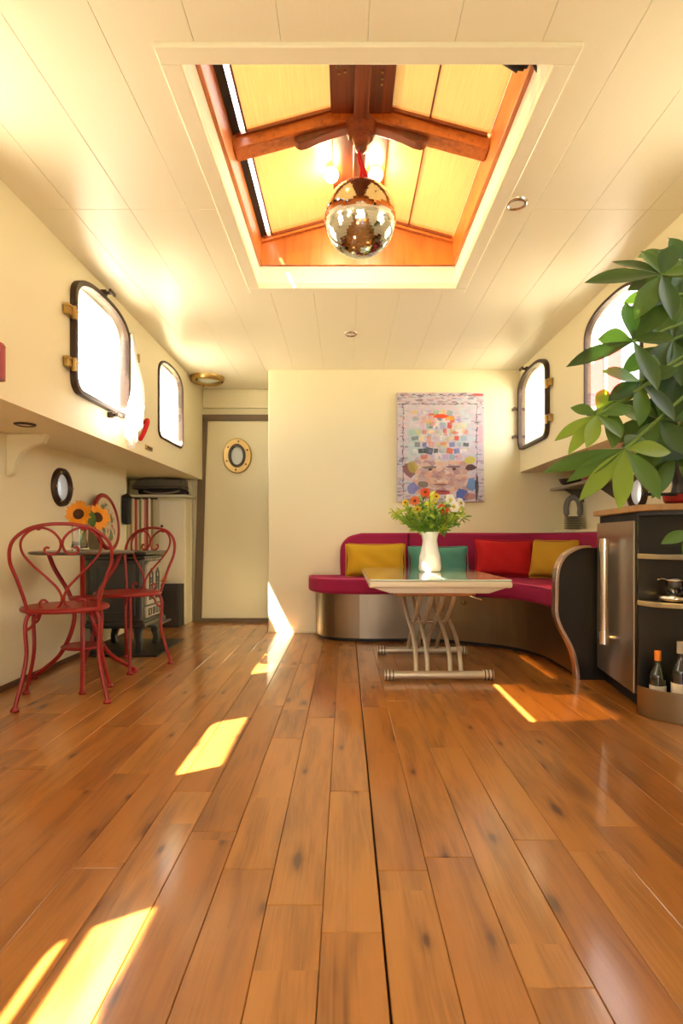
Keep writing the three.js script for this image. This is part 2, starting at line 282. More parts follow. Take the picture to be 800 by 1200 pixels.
// ------------------------------------------------------------------ windows
function makeWindow(n, xIn, c, w, sgn, label, extra) {    // sgn +1: the room lies towards +x
  const g = struct('window_' + n, label, 'window');
  const put = (geo, w0) => side(geo, w0);
  const fx = sgn > 0 ? xIn - 0.028 : xIn - (extra ? 0.03 : 0.012);           // frame stands proud of the wall
  obj('frame', put(ext(winPts(c, w + (extra ? 0.03 : 0.016), WY0 - (extra ? 0.015 : 0.008), WY1 + (extra ? 0.015 : 0.008)), extra ? 0.058 : 0.04, [winPts(c, w, WY0, WY1, 0.008)], 0.004), fx), bronze, g);
  obj('pane', put(ext(winPts(c, w, WY0, WY1, 0.006), 0.004), xIn + sgn * (extra ? 0.016 : 0.002)), glass, g);
  const xi = xIn + sgn * 0.03;
  if (extra) {
    for (const y of [1.56, 1.8]) {
      const dh = c - (w / 2 + 0.045) * 1;
      obj('hinge', [rb(0.025, 0.035, 0.09, xi - sgn * 0.012, y, -dh, 0.004), cyl(0.011, 0.011, 0.06, xi + sgn * 0.004, y, -dh, 12), rb(0.03, 0.012, 0.1, xi - sgn * 0.01, y + 0.022, -dh, 0.003)], brass, g);
    }
    for (const [dd, y] of extra) {
      obj('wing_nut', [cyl(0.009, 0.009, 0.07, 0, 0, 0, 10).rotateZ(Math.PI / 2).translate(xi, y, -dd), rb(0.012, 0.02, 0.07, xi + sgn * 0.03, y, -dd, 0.004), rb(0.03, 0.03, 0.025, xi - sgn * 0.015, y, -dd, 0.004)], bronze, g);
    }
  }
  return g;
}
makeWindow(1, XL, winsL[3][0], winsL[3][1], 1, 'large bronze framed arched window with brass hinges beside the white curtain', [[3.06, WY1 + 0.03], [3.15, WY0 - 0.035]]);
makeWindow(2, XL, winsL[4][0], winsL[4][1], 1, 'plain arched bronze window next to the narrow door');
makeWindow(3, XR, winsR[2][0], winsR[2][1], -1, 'bronze arched window above the sofa corner with wing nuts and hinges', [[4.6, 1.56], [4.6, 1.78], [4.4, WY1 + 0.02]]);
makeWindow(4, XR, winsR[1][0], winsR[1][1], -1, 'bronze arched window behind the leafy plant');
{ const w5 = makeWindow(5, XL, winsL[1][0], winsL[1][1], 1, 'arched bronze window with a glazing bar, second from the rear wall');
  obj('glazing_bar', sd(XL - 0.03, XL - 0.01, 1.575, 1.62, winsL[1][0] - 0.28, winsL[1][0] + 0.28, 0.004), bronze, w5); }
makeWindow(6, XL, winsL[2][0], winsL[2][1], 1, 'arched bronze window third from the rear wall on the sunny side');
makeWindow(7, XR, winsR[0][0], winsR[0][1], -1, 'arched bronze window beside the plant pot');
makeWindow(8, XL, winsL[0][0], winsL[0][1], 1, 'arched bronze window towards the rear wall, sunny side');
{ const w = struct('window_9', 'pair of tall glazed panels in the rear wall', 'window');
  for (const sg of [-1, 1]) { obj('frame', ext([[-0.47, 0.28], [0.47, 0.28], [0.47, 1.72], [-0.47, 1.72]], 0.06, [[[-0.43, 0.32], [0.43, 0.32], [0.43, 1.68], [-0.43, 1.68]]], 0.004).translate(sg * 0.55, 0, REAR + 0.02), teak, w); obj('pane', span(sg * 0.55 - 0.44, sg * 0.55 + 0.44, 0.31, 1.69, REAR + 0.05, REAR + 0.054), glass, w); } }
function porthole(n, xw, sgn, d, y, label) {
  const g = struct('window_' + n, label, 'porthole');
  const ring = lathe([[0.078, 0.0], [0.08, 0.022], [0.095, 0.03], [0.112, 0.022], [0.116, 0.0], [0.099, -0.04], [0.092, -0.04], [0.078, 0.0]], 40).rotateZ(-sgn * Math.PI / 2).translate(xw, y, -d);
  obj('frame', ring, bronze, g);
  obj('pane', cyl(0.084, 0.084, 0.005, 0, 0, 0, 36).rotateZ(Math.PI / 2).translate(xw + sgn * 0.004, y, -d), MP({ color: '#d4dade', roughness: 0.5, transmission: 0.45, thickness: 0 }), g);
  const b = []; for (let k = 0; k < 6; k++) b.push(ball(0.007, xw + sgn * 0.028, y + 0.097 * Math.sin(k * 1.047), -d + 0.097 * Math.cos(k * 1.047), 8, 6));
  obj('bolt', b, brass, g);
}
porthole(10, LL, 1, 3.46, 1.06, 'round bronze porthole above the bistro table');
porthole(11, LR, -1, 3.57, 1.04, 'round bronze porthole above the worktop and fridge');

// ------------------------------------------------------------------ door and trims
{
  const D = DOORW, fr = M({ color: '#6f5c40', roughness: 0.5 });
  const p = (x, y) => { const q = P(x, y, D); return [q.x, q.y]; };
  const tr = struct('trim_1', 'dark brown slanted frame around the cream door', 'door frame');
  obj('jamb', ext([p(236, 490), p(244, 490), p(241.5, 560), p(237, 728), p(228, 730), p(233, 560)], 0.05, [], 0.004).translate(0, 0, -D), fr, tr);
  obj('head', ext([p(236, 487), p(330, 487), p(330, 494), p(236, 494)], 0.05, [], 0.004).translate(0, 0, -D), fr, tr);
  obj('threshold', ext([p(229, 724), p(330, 724), p(330, 731), p(229, 731)], 0.06, [], 0.003).translate(0, 0.0, -D), fr, tr);
  const dr = struct('door_1', 'narrow cream door with an oval brass porthole', 'door');
  obj('leaf', ext([p(244, 494), p(329, 494), p(329, 724), p(237, 724), p(241.5, 560)], 0.028, [], 0.004).translate(0, 0, -D), cream, dr);
  const c = P(279, 535, D), o = []; for (let k = 0; k < 40; k++) { const a = k / 40 * 2 * Math.PI; o.push([Math.cos(a), Math.sin(a)]); }
  const port = obj('oval_frame', ext(o.map(q => [0.128 * q[0], 0.157 * q[1]]), 0.035, [o.map(q => [0.072 * q[0], 0.1 * q[1]])], 0.008).translate(c.x, c.y, -D + 0.026), brass, dr);
  obj('oval_inner_ring', ext(o.map(q => [0.078 * q[0], 0.106 * q[1]]), 0.02, [o.map(q => [0.055 * q[0], 0.082 * q[1]])], 0.004).translate(c.x, c.y, -D + 0.05), bronze, port);
  obj('oval_mirror_glass', ext(o.map(q => [0.062 * q[0], 0.09 * q[1]]), 0.006).translate(c.x, c.y, -D + 0.034), MP({ color: '#e4ebe4', roughness: 0.08, clearcoat: 1 }), port);
  const sc = []; for (let k = 0; k < 6; k++) { const a = k * 1.047 + 0.4; sc.push(ball(0.008, c.x + 0.1 * Math.cos(a), c.y + 0.128 * Math.sin(a), -D + 0.061, 8, 6)); }
  obj('screw', sc, bronze, port);
  const t2 = struct('trim_2', 'cream post and header beside the door', 'trim');
  obj('post', sd(-1.475, -1.385, 0, DECK - 0.02, D - 0.05, D, 0.006), cream, t2);
  obj('header', sd(XL, -0.62, 1.93, CEIL, D - 0.035, D, 0.006), cream, t2);
  const b1 = sMesh('baseboard_left', sd(LL, LL + 0.012, 0, 0.03, -REAR, 4.5, 0.003), M({ color: '#5b3a1c', roughness: 0.6 }), 'thin brown strip along the foot of the cream cabin side', 'baseboard');
  const b2 = sMesh('baseboard_back', sd(-0.62, LR, 0, 0.022, BULK - 0.01, BULK, 0.003), cream, 'thin cream strip along the foot of the sofa bulkhead', 'baseboard');
}

// ------------------------------------------------------------------ outside
{
  const paintDeck = M({ color: '#a9a393', roughness: 0.7 });
  sMesh('side_deck', [span(-2.25, XL - TW, 1.352, 1.40, -9, 4)], paintDeck, 'pale side deck outside the sunny windows', 'deck');
  sMesh('side_deck', [span(XR + TW, 2.35, 1.352, 1.40, -9, 4)], paintDeck, 'pale side deck outside the shady windows', 'deck');
  const quay = M({ color: '#c9bda6', roughness: 0.9, bumpMap: speckBump, bumpScale: 0.01 });
  sMesh('quay', [span(-45, -3.2, -0.8, 0.9, -60, 30)], quay, 'pale quay beyond the sunny side deck', 'quay');
  sMesh('quay', [span(3.3, 45, -0.8, 0.9, -60, 30)], quay, 'pale quay in front of the white house', 'quay');
  sMesh('water', span(-3.2, 3.3, -0.9, -0.5, -60, 30), MP({ color: '#5e7268', roughness: 0.1, bumpMap: speckBump, bumpScale: 0.02 }), 'canal water alongside the barge', 'water');
  sMesh('window_hood', [span(XL - TW - 0.1, XL - TW, 2.0, 2.03, -5.2, -1.15, 0.004), span(XL - TW - 0.05, XL - TW, 2.0, 2.03, -1.15, 1.6, 0.004)], paintDeck, 'narrow rain hood above the sunny windows', 'rain hood');
  const hr = thing('deck_handrail', 'white painted handrail outside the sunny windows', 'handrail');
  const wp = M({ color: '#cfcfcb', roughness: 0.5 });
  obj('rail', tube([[-2.2, 2.32, -8], [-2.2, 2.32, 2]], 0.018, 4, 8), wp, hr); obj('rail', tube([[-2.2, 1.88, -8], [-2.2, 1.88, 2]], 0.012, 4, 8), wp, hr);
  for (let d = 0.2; d < 8; d += 1.5) obj('stanchion', tube([[-2.2, 1.4, -d], [-2.2, 2.32, -d]], 0.014, 4, 8), wp, hr);
  const h = thing('quayside_house', 'white house with red shutters seen through the window behind the plant', 'house', [10, 0.9, -20.2]);
  const hw = M({ color: '#eae4dc', roughness: 0.8 }), hred = M({ color: '#a8221c', roughness: 0.6 });
  obj('facade', ext([[-14, 0], [14, 0], [14, 12], [-14, 12]], 0.5, []).applyMatrix4(new THREE.Matrix4().makeBasis(V(0, 0, -1), V(0, 1, 0), V(1, 0, 0))), hw, h);
  obj('roof', rb(4, 0.4, 28.6, 1.6, 12.1, 0, 0.05), M({ color: '#8c4a3a', roughness: 0.8 }), h);
  for (let i = 0; i < 7; i++) for (let j = 0; j < 3; j++) {
    const z = -12 + i * 4, y = 2.6 + j * 3.4;
    const w = obj('house_window', rb(0.12, 1.7, 1.35, -0.04, y, z, 0.02), M({ color: '#56616a', roughness: 0.2 }), h);
    for (const q of [-1, 1]) obj('shutter', rb(0.08, 1.75, 1.1, -0.06, y, z + q * 1.25, 0.02), hred, h);
  }
}

// ------------------------------------------------------------------ sofa bench in the corner
const front = smoothPath([[-0.235, BULK], [-0.225, 4.46], [-0.13, 4.3], [0.1, 4.225], [0.59, 4.215], [0.9, 4.08], [1.12, 3.9], [1.225, 3.65], [1.24, 3.4], [1.23, 3.145]], 60);
const grow = (pts, o) => pts.map((p, i) => { const a = pts[Math.max(0, i - 1)], b = pts[Math.min(pts.length - 1, i + 1)], tx = b[0] - a[0], ty = b[1] - a[1], l = Math.hypot(tx, ty) || 1; return [p[0] + ty / l * o, p[1] - tx / l * o]; });
function sweep(pathPts, prof, capEnds = true) {          // sweep a closed profile (across, height) along a plan path (x, distance)
  const n = pathPts.length, m = prof.length, pos = [], uv = [], idx = []; let L = 0;
  for (let i = 0; i < n; i++) {
    const a = pathPts[Math.max(0, i - 1)], b = pathPts[Math.min(n - 1, i + 1)], tx = b[0] - a[0], ty = b[1] - a[1], l = Math.hypot(tx, ty) || 1;
    if (i) L += Math.hypot(pathPts[i][0] - pathPts[i - 1][0], pathPts[i][1] - pathPts[i - 1][1]);
    for (let j = 0; j <= m; j++) { const q = prof[j % m]; pos.push(pathPts[i][0] + ty / l * q[0], q[1], -(pathPts[i][1] - tx / l * q[0])); uv.push(L * 4, j / m * 2); }
  }
  for (let i = 0; i + 1 < n; i++) for (let j = 0; j < m; j++) { const a = i * (m + 1) + j, b = a + m + 1; idx.push(a, a + 1, b, b, a + 1, b + 1); }
  const G = new THREE.BufferGeometry(); G.setAttribute('position', new THREE.Float32BufferAttribute(pos, 3)); G.setAttribute('uv', new THREE.Float32BufferAttribute(uv, 2)); G.setIndex(idx); G.computeVertexNormals();
  const out = [G];
  if (capEnds) for (const e of [0, n - 1]) {
    const sh = THREE.ShapeUtils.triangulateShape(prof.map(p => new THREE.Vector2(p[0], p[1])), []), cp = [], cu = [];
    for (const t of sh) for (const k of (e ? t : [t[2], t[1], t[0]])) { const o = (e * (m + 1) + k) * 3; cp.push(pos[o], pos[o + 1], pos[o + 2]); cu.push(0, 0); }
    const C = new THREE.BufferGeometry(); C.setAttribute('position', new THREE.Float32BufferAttribute(cp, 3)); C.setAttribute('uv', new THREE.Float32BufferAttribute(cu, 2)); C.computeVertexNormals(); out.push(C);
  }
  return flat(out);
}
const rprof = (x0, x1, y0, y1, r, n = 5) => { const p = []; for (const [cx, cy, a0] of [[x1 - r, y0 + r, -Math.PI / 2], [x1 - r, y1 - r, 0], [x0 + r, y1 - r, Math.PI / 2], [x0 + r, y0 + r, Math.PI]]) for (let k = 0; k <= n; k++) { const a = a0 + k / n * Math.PI / 2; p.push([cx + r * Math.cos(a), cy + r * Math.sin(a)]); } return p; };
{
  const s = thing('corner_sofa', 'magenta upholstered corner bench on a curved brushed metal base', 'sofa');
  const close = (f) => [...f, [LR - 0.005, f[f.length - 1][1]], [LR - 0.005, BULK - 0.005], [f[0][0], BULK - 0.005]];
  const inner = front.map(([x, d]) => [x, Math.min(d, BULK - 0.005)]);
  obj('base', plan(ext(close(inner), 0.325), 0.025), steelBrown, s);
  obj('plinth', plan(ext(close(grow(inner, -0.025).map(([x, d]) => [x, Math.min(d, BULK - 0.005)])), 0.026), 0.0), black, s);
  const seatF = grow(front, 0.055).map(([x, d]) => [x, Math.min(d, BULK - 0.005)]);
  const cut = (f, a, b) => f.slice(a, b);
  obj('seat_cushion', plan(ext(close(cut(seatF, 0, 61)), 0.115, [], 0.022), 0.35), velvet, s);
  obj('piping', tube(grow(seatF, -0.006).slice(2).map(([x, d]) => V(x, 0.458, -d)), 0.006, 100, 6), M({ color: '#c94a74', roughness: 0.7 }), s);
  // backrest: three upholstered lengths that follow the walls
  const bk = BULK - 0.065;
  const endCap = ext(smoothPath([[-0.04, 0.455], [-0.045, 0.6], [-0.035, 0.70], [0.02, 0.765], [0.12, 0.795]], 24).concat([[0.49, 0.797], [0.49, 0.455]]), 0.11, [], 0.02).translate(0, 0, -BULK + 0.005);
  obj('back_cushion', endCap, velvet, s);
  obj('back_cushion', sweep([[0.495, bk], [0.8, bk], [1.1, bk], [1.38, bk], [1.44, bk - 0.005]], rprof(-0.055, 0.055, 0.455, 0.797, 0.022)), velvet, s);
  obj('back_cushion', sweep(smoothPath([[1.445, bk - 0.005], [1.56, bk - 0.05], [1.66, bk - 0.17], [1.735, bk - 0.36], [1.735, 4.0], [1.735, 3.6], [1.735, 3.19]], 30), rprof(-0.055, 0.055, 0.455, 0.797, 0.022)), velvet, s);
  // black end panel with its metal edge
  const d0 = 3.135, e = [[692, 642], [682, 642.5], [672, 646], [662, 653], [656, 664], [653.5, 678], [653, 700], [653, 720], [657, 733], [664, 746], [671, 760], [675.5, 775], [677.5, 788], [678, 800.5]].map(([x, y]) => { const q = P(x, y, d0 - 0.04); return [q.x, Math.max(0, q.y)]; });
  const es = smoothPath(e, 40);
  obj('end_panel', ext([...es, [LR - 0.005, 0], [LR - 0.005, es[0][1]]], 0.05, [], 0.003).translate(0, 0, -d0 - 0.01), blackPaint, s);
  const strip = M({ color: '#dcc6b4', roughness: 0.25, metalness: 0.9 });
  obj('edge_strip', ext([...es.map(([x, y]) => [x + 0.005, y]), ...es.slice().reverse().map(([x, y], i) => { const k = es.length - 1 - i, a = es[Math.max(0, k - 1)], b = es[Math.min(es.length - 1, k + 1)], l = Math.hypot(b[0] - a[0], b[1] - a[1]); return [x + (b[1] - a[1]) / l * 0.012, y - (b[0] - a[0]) / l * 0.012]; })], 0.062, [], 0.002).translate(0, 0, -d0 - 0.016), strip, s);
  obj('lock_knob', [cyl(0.012, 0.016, 0.025, 0, 0, 0, 14).rotateX(Math.PI / 2).translate(0.83, 0.3, -4.10), ball(0.014, 0.83, 0.3, -4.085, 12, 8)], brass, s);
}
function pillow(w, h, t) {
  const n = 22, pos = [], uv = [], idx = [];
  for (const sgn of [1, -1]) for (let i = 0; i <= n; i++) for (let j = 0; j <= n; j++) {
    const u = i / n * 2 - 1, v = j / n * 2 - 1, k = 1 - 0.09 * (1 - u * u) * Math.abs(v) ** 3 * 1, k2 = 1 - 0.09 * (1 - v * v) * Math.abs(u) ** 3;
    pos.push(u * w / 2 * k2, v * h / 2 * k, sgn * t / 2 * Math.pow((1 - u ** 4) * (1 - v ** 4), 0.55) + 0.004 * Math.sin(u * 7 + v * 5) * (1 - u * u) * (1 - v * v)); uv.push(i / n * 2, j / n * 2);
  }
  const S = (n + 1) * (n + 1);
  for (const s of [0, 1]) for (let i = 0; i < n; i++) for (let j = 0; j < n; j++) { const a = s * S + i * (n + 1) + j, b = a + n + 1; if (s) idx.push(a, a + 1, b, b, a + 1, b + 1); else idx.push(a, b, a + 1, b, b + 1, a + 1); }
  const G = new THREE.BufferGeometry(); G.setAttribute('position', new THREE.Float32BufferAttribute(pos, 3)); G.setAttribute('uv', new THREE.Float32BufferAttribute(uv, 2)); G.setIndex(idx); G.computeVertexNormals(); return G;
}
function addPillow(px, w, h, d, col, turn, label, tilt = -0.22, roll = 0) {
  const q = P(px, 700, d), m = MP({ color: col, roughness: 0.9, sheen: 0.3, sheenColor: new THREE.Color(col), bumpMap: weaveBump, bumpScale: 0.0005 });
  const g = thing('throw_pillow', label, 'pillow', [q.x, 0.468, -d], turn, 'pillows along the sofa back');
  const geo = pillow(w, h, 0.13).rotateZ(roll).translate(0, h / 2, 0).rotateX(tilt);
  obj('cover', geo, m, g);
  obj('piping', tube([...Array(24).keys()].map(k => { const a = k / 24 * 2 * Math.PI, cx = Math.cos(a), cy = Math.sin(a), s = Math.pow(Math.max(Math.abs(cx), Math.abs(cy)), -1); return V(cx * s * w / 2 * 0.965, cy * s * h / 2 * 0.965, 0); }), 0.004, 60, 5, true).rotateZ(roll).translate(0, h / 2, 0).rotateX(tilt), m, g);
}
addPillow(440, 0.46, 0.25, 4.36, '#c59a12', 0, 'mustard yellow pillow against the long sofa back beside the green one');
addPillow(514, 0.46, 0.23, 4.38, '#4f8f7c', 0, 'sea green pillow behind the white jug');
addPillow(592, 0.44, 0.28, 4.30, '#b90f12', -0.12, 'bright red pillow between the green and a yellow one', -0.24, -0.03);
addPillow(645, 0.36, 0.28, 4.10, '#b88d1c', -0.9, 'ochre yellow pillow in the sofa corner by the black end panel');

// ------------------------------------------------------------------ coffee table with scissor legs
{
  const t = thing('coffee_table', 'cream glass topped coffee table on curved scissor legs before the sofa', 'table', [0.475, 0, -3.48]);
  const lac = MP({ color: '#dccfae', roughness: 0.3, clearcoat: 0.6, clearcoatRoughness: 0.12 }), tub = M({ color: '#cfc0a2', roughness: 0.35, metalness: 0.45 }), ow = M({ map: palewood.map, color: '#e0b060', roughness: 0.4 });
  const o = (d) => 3.48 - d;
  obj('glass_top', rb(0.71, 0.008, 1.16, 0, 0.546, 0, 0.003), MP({ color: '#cfe0cf', roughness: 0.05, clearcoat: 1, clearcoatRoughness: 0.03 }), t);
  obj('upper_leaf', rb(0.72, 0.034, 1.17, 0, 0.524, 0, 0.012), lac, t);
  obj('lower_leaf', ext([[-0.34, 0.507], [0.34, 0.507], [0.25, 0.478], [-0.25, 0.478]], 1.1, [], 0.004).translate(0, 0, -0.55), lac, t);
  obj('apron', [rb(0.42, 0.03, 0.03, 0, 0.465, o(3.08), 0.006), rb(0.42, 0.03, 0.03, 0, 0.465, o(3.8), 0.006), rb(0.03, 0.03, 0.72, -0.2, 0.465, 0.04, 0.006), rb(0.03, 0.03, 0.72, 0.2, 0.465, 0.04, 0.006)], ow, t);
  for (const d of [3.09, 3.77]) {
    const f = obj('foot_bar', cyl(0.021, 0.021, 0.5, 0, 0, 0, 20).rotateZ(Math.PI / 2).translate(0.02, 0.03, o(d)), tub, t);
    for (const s of [-1, 1]) {
      obj('end_cap', cyl(0.027, 0.027, 0.052, 0, 0, 0, 20).rotateZ(Math.PI / 2).translate(0.02 + s * 0.262, 0.03, o(d)), tub, f);
      const rings = []; for (const k of [0.243, 0.262, 0.281]) rings.push(new THREE.TorusGeometry(0.0265, 0.0032, 6, 24).rotateY(Math.PI / 2).translate(0.02 + s * k, 0.03, o(d)));
      obj('ring', rings, M({ color: '#3a3024', roughness: 0.5 }), f);
    }
  }
  const leg = (x, a, b) => { const g = tube([[x, 0.035, o(a)], [x + 0.005, 0.13, o(a + (b - a) * 0.1)], [x + 0.006, 0.21, o(a + (b - a) * 0.3)], [x, 0.265, o((a + b) / 2)], [x - 0.006, 0.32, o(a + (b - a) * 0.7)], [x - 0.008, 0.39, o(a + (b - a) * 0.88)], [x - 0.006, 0.46, o(b)]], 0.0125, 40, 8); return g; };
  for (const x of [0.375, 0.436, 0.557, 0.614]) obj('leg', leg(x - 0.475, 3.09, 3.78), tub, t);
  for (const x of [0.405, 0.466, 0.527, 0.588]) obj('leg', leg(x - 0.475, 3.77, 3.09), tub, t);
  obj('cross_shaft', cyl(0.008, 0.008, 0.27, 0, 0, 0, 10).rotateZ(Math.PI / 2).translate(0.02, 0.265, o(3.43)), chrome, t);
  obj('height_lever', tube([[0.15, 0.46, o(3.1)], [0.2, 0.445, o(3.09)], [0.245, 0.43, o(3.09)]], 0.006, 12, 6), chrome, t);
}
{ // white jug
  const q = P(503.5, 674, 3.6), y0 = 0.55;
  const j = thing('porcelain_jug', 'faceted white porcelain jug holding the bouquet on the coffee table', 'jug', [q.x, y0, -3.6]);
  const prof = [[0.001, 0.002], [0.06, 0.0], [0.07, 0.01], [0.072, 0.03], [0.066, 0.09], [0.052, 0.15], [0.045, 0.19], [0.05, 0.22], [0.062, 0.245], [0.056, 0.243], [0.044, 0.215], [0.04, 0.19], [0.04, 0.12]];
  const g = lathe(prof, 11), p = g.attributes.position;
  for (let i = 0; i < p.count; i++) { const x = p.getX(i), y = p.getY(i), z = p.getZ(i), a = y * 5; p.setX(i, x * Math.cos(a) - z * Math.sin(a)); p.setZ(i, x * Math.sin(a) + z * Math.cos(a)); }
  g.computeVertexNormals();
  obj('body', g, MP({ color: '#f3efe8', roughness: 0.25, clearcoat: 0.6, clearcoatRoughness: 0.1 }), j);
}
function leafGeo(len, wid, curl = 0.2, fold = 0.12, n = 8, shape = 0.9) {   // grows along +y, its face towards +z
  const pos = [], uv = [], idx = [];
  for (let i = 0; i <= n; i++) { const t = i / n, w = wid / 2 * Math.pow(Math.sin(Math.PI * Math.pow(t, shape)), 0.95) + (i === 0 ? 0.001 : 0), b = t * curl; for (let j = -2; j <= 2; j++) { const u = j / 2; pos.push(u * w, len * (t - 0.15 * curl * t * t), -len * 0.5 * curl * t * t + Math.abs(u) * w * fold * 2 * (1 - 0.4 * t)); uv.push(u * 0.5 + 0.5, t); } }
  for (let i = 0; i < n; i++) for (let j = 0; j < 4; j++) { const a = i * 5 + j, b = a + 5; idx.push(a, a + 1, b, b, a + 1, b + 1); }
  const G = new THREE.BufferGeometry(); G.setAttribute('position', new THREE.Float32BufferAttribute(pos, 3)); G.setAttribute('uv', new THREE.Float32BufferAttribute(uv, 2)); G.setIndex(idx); G.computeVertexNormals(); return G;
}
function aim(g, from, dir, faceHint) {                   // turn +y to dir, face roughly to faceHint, move to from
  const y = dir.clone().normalize(), x = new THREE.Vector3().crossVectors(y, faceHint).normalize(), z = new THREE.Vector3().crossVectors(x, y);
  return g.applyMatrix4(new THREE.Matrix4().makeBasis(x, y, z).setPosition(from));
}
{ // bouquet: each flower and each spray a thing of its own
  const mouth = P(503.5, 632, 3.6), base = V(mouth.x, 0.66, -3.6);
  const stemM = M({ color: '#5f8a2c', roughness: 0.6 });
  const petal = (c) => MP({ color: c, roughness: 0.6, transmission: 0.25, thickness: 0, side: THREE.DoubleSide });
  const cols = { orange: petal('#e2571c'), white: petal('#f6f1e6'), yellow: petal('#e3c41f'), coral: petal('#d9703c') };
  const sprayMats = ['#8fb030', '#b4c83a', '#6c962e', '#cfd242'].map(c => MP({ color: c, roughness: 0.6, transmission: 0.35, thickness: 0, side: THREE.DoubleSide }));
  function stemTo(t, parent, k) { const a = V(base.x + (t.x - base.x) * 0.12, base.y, base.z + (t.z - base.z) * 0.12), b = V(mouth.x + (t.x - mouth.x) * 0.2, 0.79, mouth.z + (t.z - mouth.z) * 0.2); obj('stem', tube([a, b, a.clone().lerp(t, 0.7).add(V(0, 0.015, 0)), t], 0.0028, 16, 5), stemM, parent); }
  function gerbera(px, py, dd, r, c, label, group, cat = 'flower', np = 18, layers = 2) {
    const t = P(px, py, 3.6 + dd), g = thing('cut_flower', label, cat, [0, 0, 0], 0, group);
    stemTo(t, g); const n = V(t.x - mouth.x, 0.08, 0.25 - dd).normalize(), ps = [];
    for (let l = 0; l < layers; l++) for (let k = 0; k < np; k++) { const a = (k + l / 2) / np * 2 * Math.PI, q = new THREE.Quaternion().setFromUnitVectors(V(0, 0, 1), n); const dir = V(Math.cos(a), Math.sin(a), 0.25 + 0.3 * l).applyQuaternion(q); ps.push(aim(leafGeo(r * (1 - 0.25 * l), r * 6 / np, 0.25, 0.1, 4, 1.3), t, dir, n)); }
    obj('petals', ps, cols[c], g);
    obj('flower_centre', ball(r * 0.28, 0, 0, 0, 10, 8).scale(1, 1, 1).translate(t.x + n.x * r * 0.12, t.y + n.y * r * 0.12, t.z + n.z * r * 0.12), M({ color: c === 'white' ? '#cfc04a' : '#8a4a12', roughness: 0.9 }), g);
  }
  gerbera(519, 597, -0.12, 0.042, 'orange', 'vivid orange gerbera facing out of the bouquet in the white jug', 'orange flowers in the jug');
  gerbera(486, 587, -0.04, 0.036, 'coral', 'coral gerbera standing over the green sprays in the jug', 'orange flowers in the jug');
  gerbera(498, 577, 0.06, 0.036, 'orange', 'orange gerbera at the crest of the bouquet', 'orange flowers in the jug');
  for (const [x, y, dd, l] of [[527, 586, -0.06, 'larger white lily beside the orange gerbera'], [539, 590, 0.02, 'small white lily on the outer rim of the bouquet'], [531, 594, -0.1, 'white lily tucked below the larger one in the bouquet']]) gerbera(x, y, dd, 0.04, 'white', l, 'white flowers in the jug', 'flower', 6, 2);
  for (const [x, y, dd, l] of [[505, 590, -0.1, 'yellow bloom in the middle of the bouquet'], [489, 597, -0.1, 'yellow bloom low in the bouquet over the jug'], [511, 582, 0, 'yellow bloom between the orange and white flowers'], [475, 589, 0, 'yellow bloom on the outer sprays of the bouquet']]) gerbera(x, y, dd, 0.026, 'yellow', l, 'yellow flowers in the jug', 'flower', 12, 2);
  for (let i = 0; i < 40; i++) {
    const a = rnd() * 2 * Math.PI, rad = Math.sqrt(rnd()), t = P(502 + 46 * rad * Math.cos(a), 600 - 20 * rnd() + 14 * Math.abs(Math.cos(a)) * rad, 3.6 + 0.2 * rad * Math.sin(a));
    const g = thing('foliage_spray', 'feathery yellow green spray of leaves in the jug bouquet', 'foliage', [0, 0, 0], 0, 'green sprays in the jug');
    stemTo(t, g); const ls = [];
    for (let k = 0; k < 24; k++) { const f = rr(0.1, 1), q = V(mouth.x + (t.x - mouth.x) * 0.2, 0.79, mouth.z + (t.z - mouth.z) * 0.2).lerp(t, f), dir = V(rr(-1, 1) + (t.x - mouth.x) * 4, rr(-0.5, 1), rr(-1, 1) + (t.z - mouth.z) * 4); ls.push(aim(leafGeo(rr(0.03, 0.065), rr(0.01, 0.024), 0.4, 0.1, 4), q, dir, V(rr(-0.4, 0.4), rr(0.2, 1), rr(0.3, 1)))); }
    obj('leaves', ls, sprayMats[i % 4], g).userData.kind = 'stuff';
  }
}

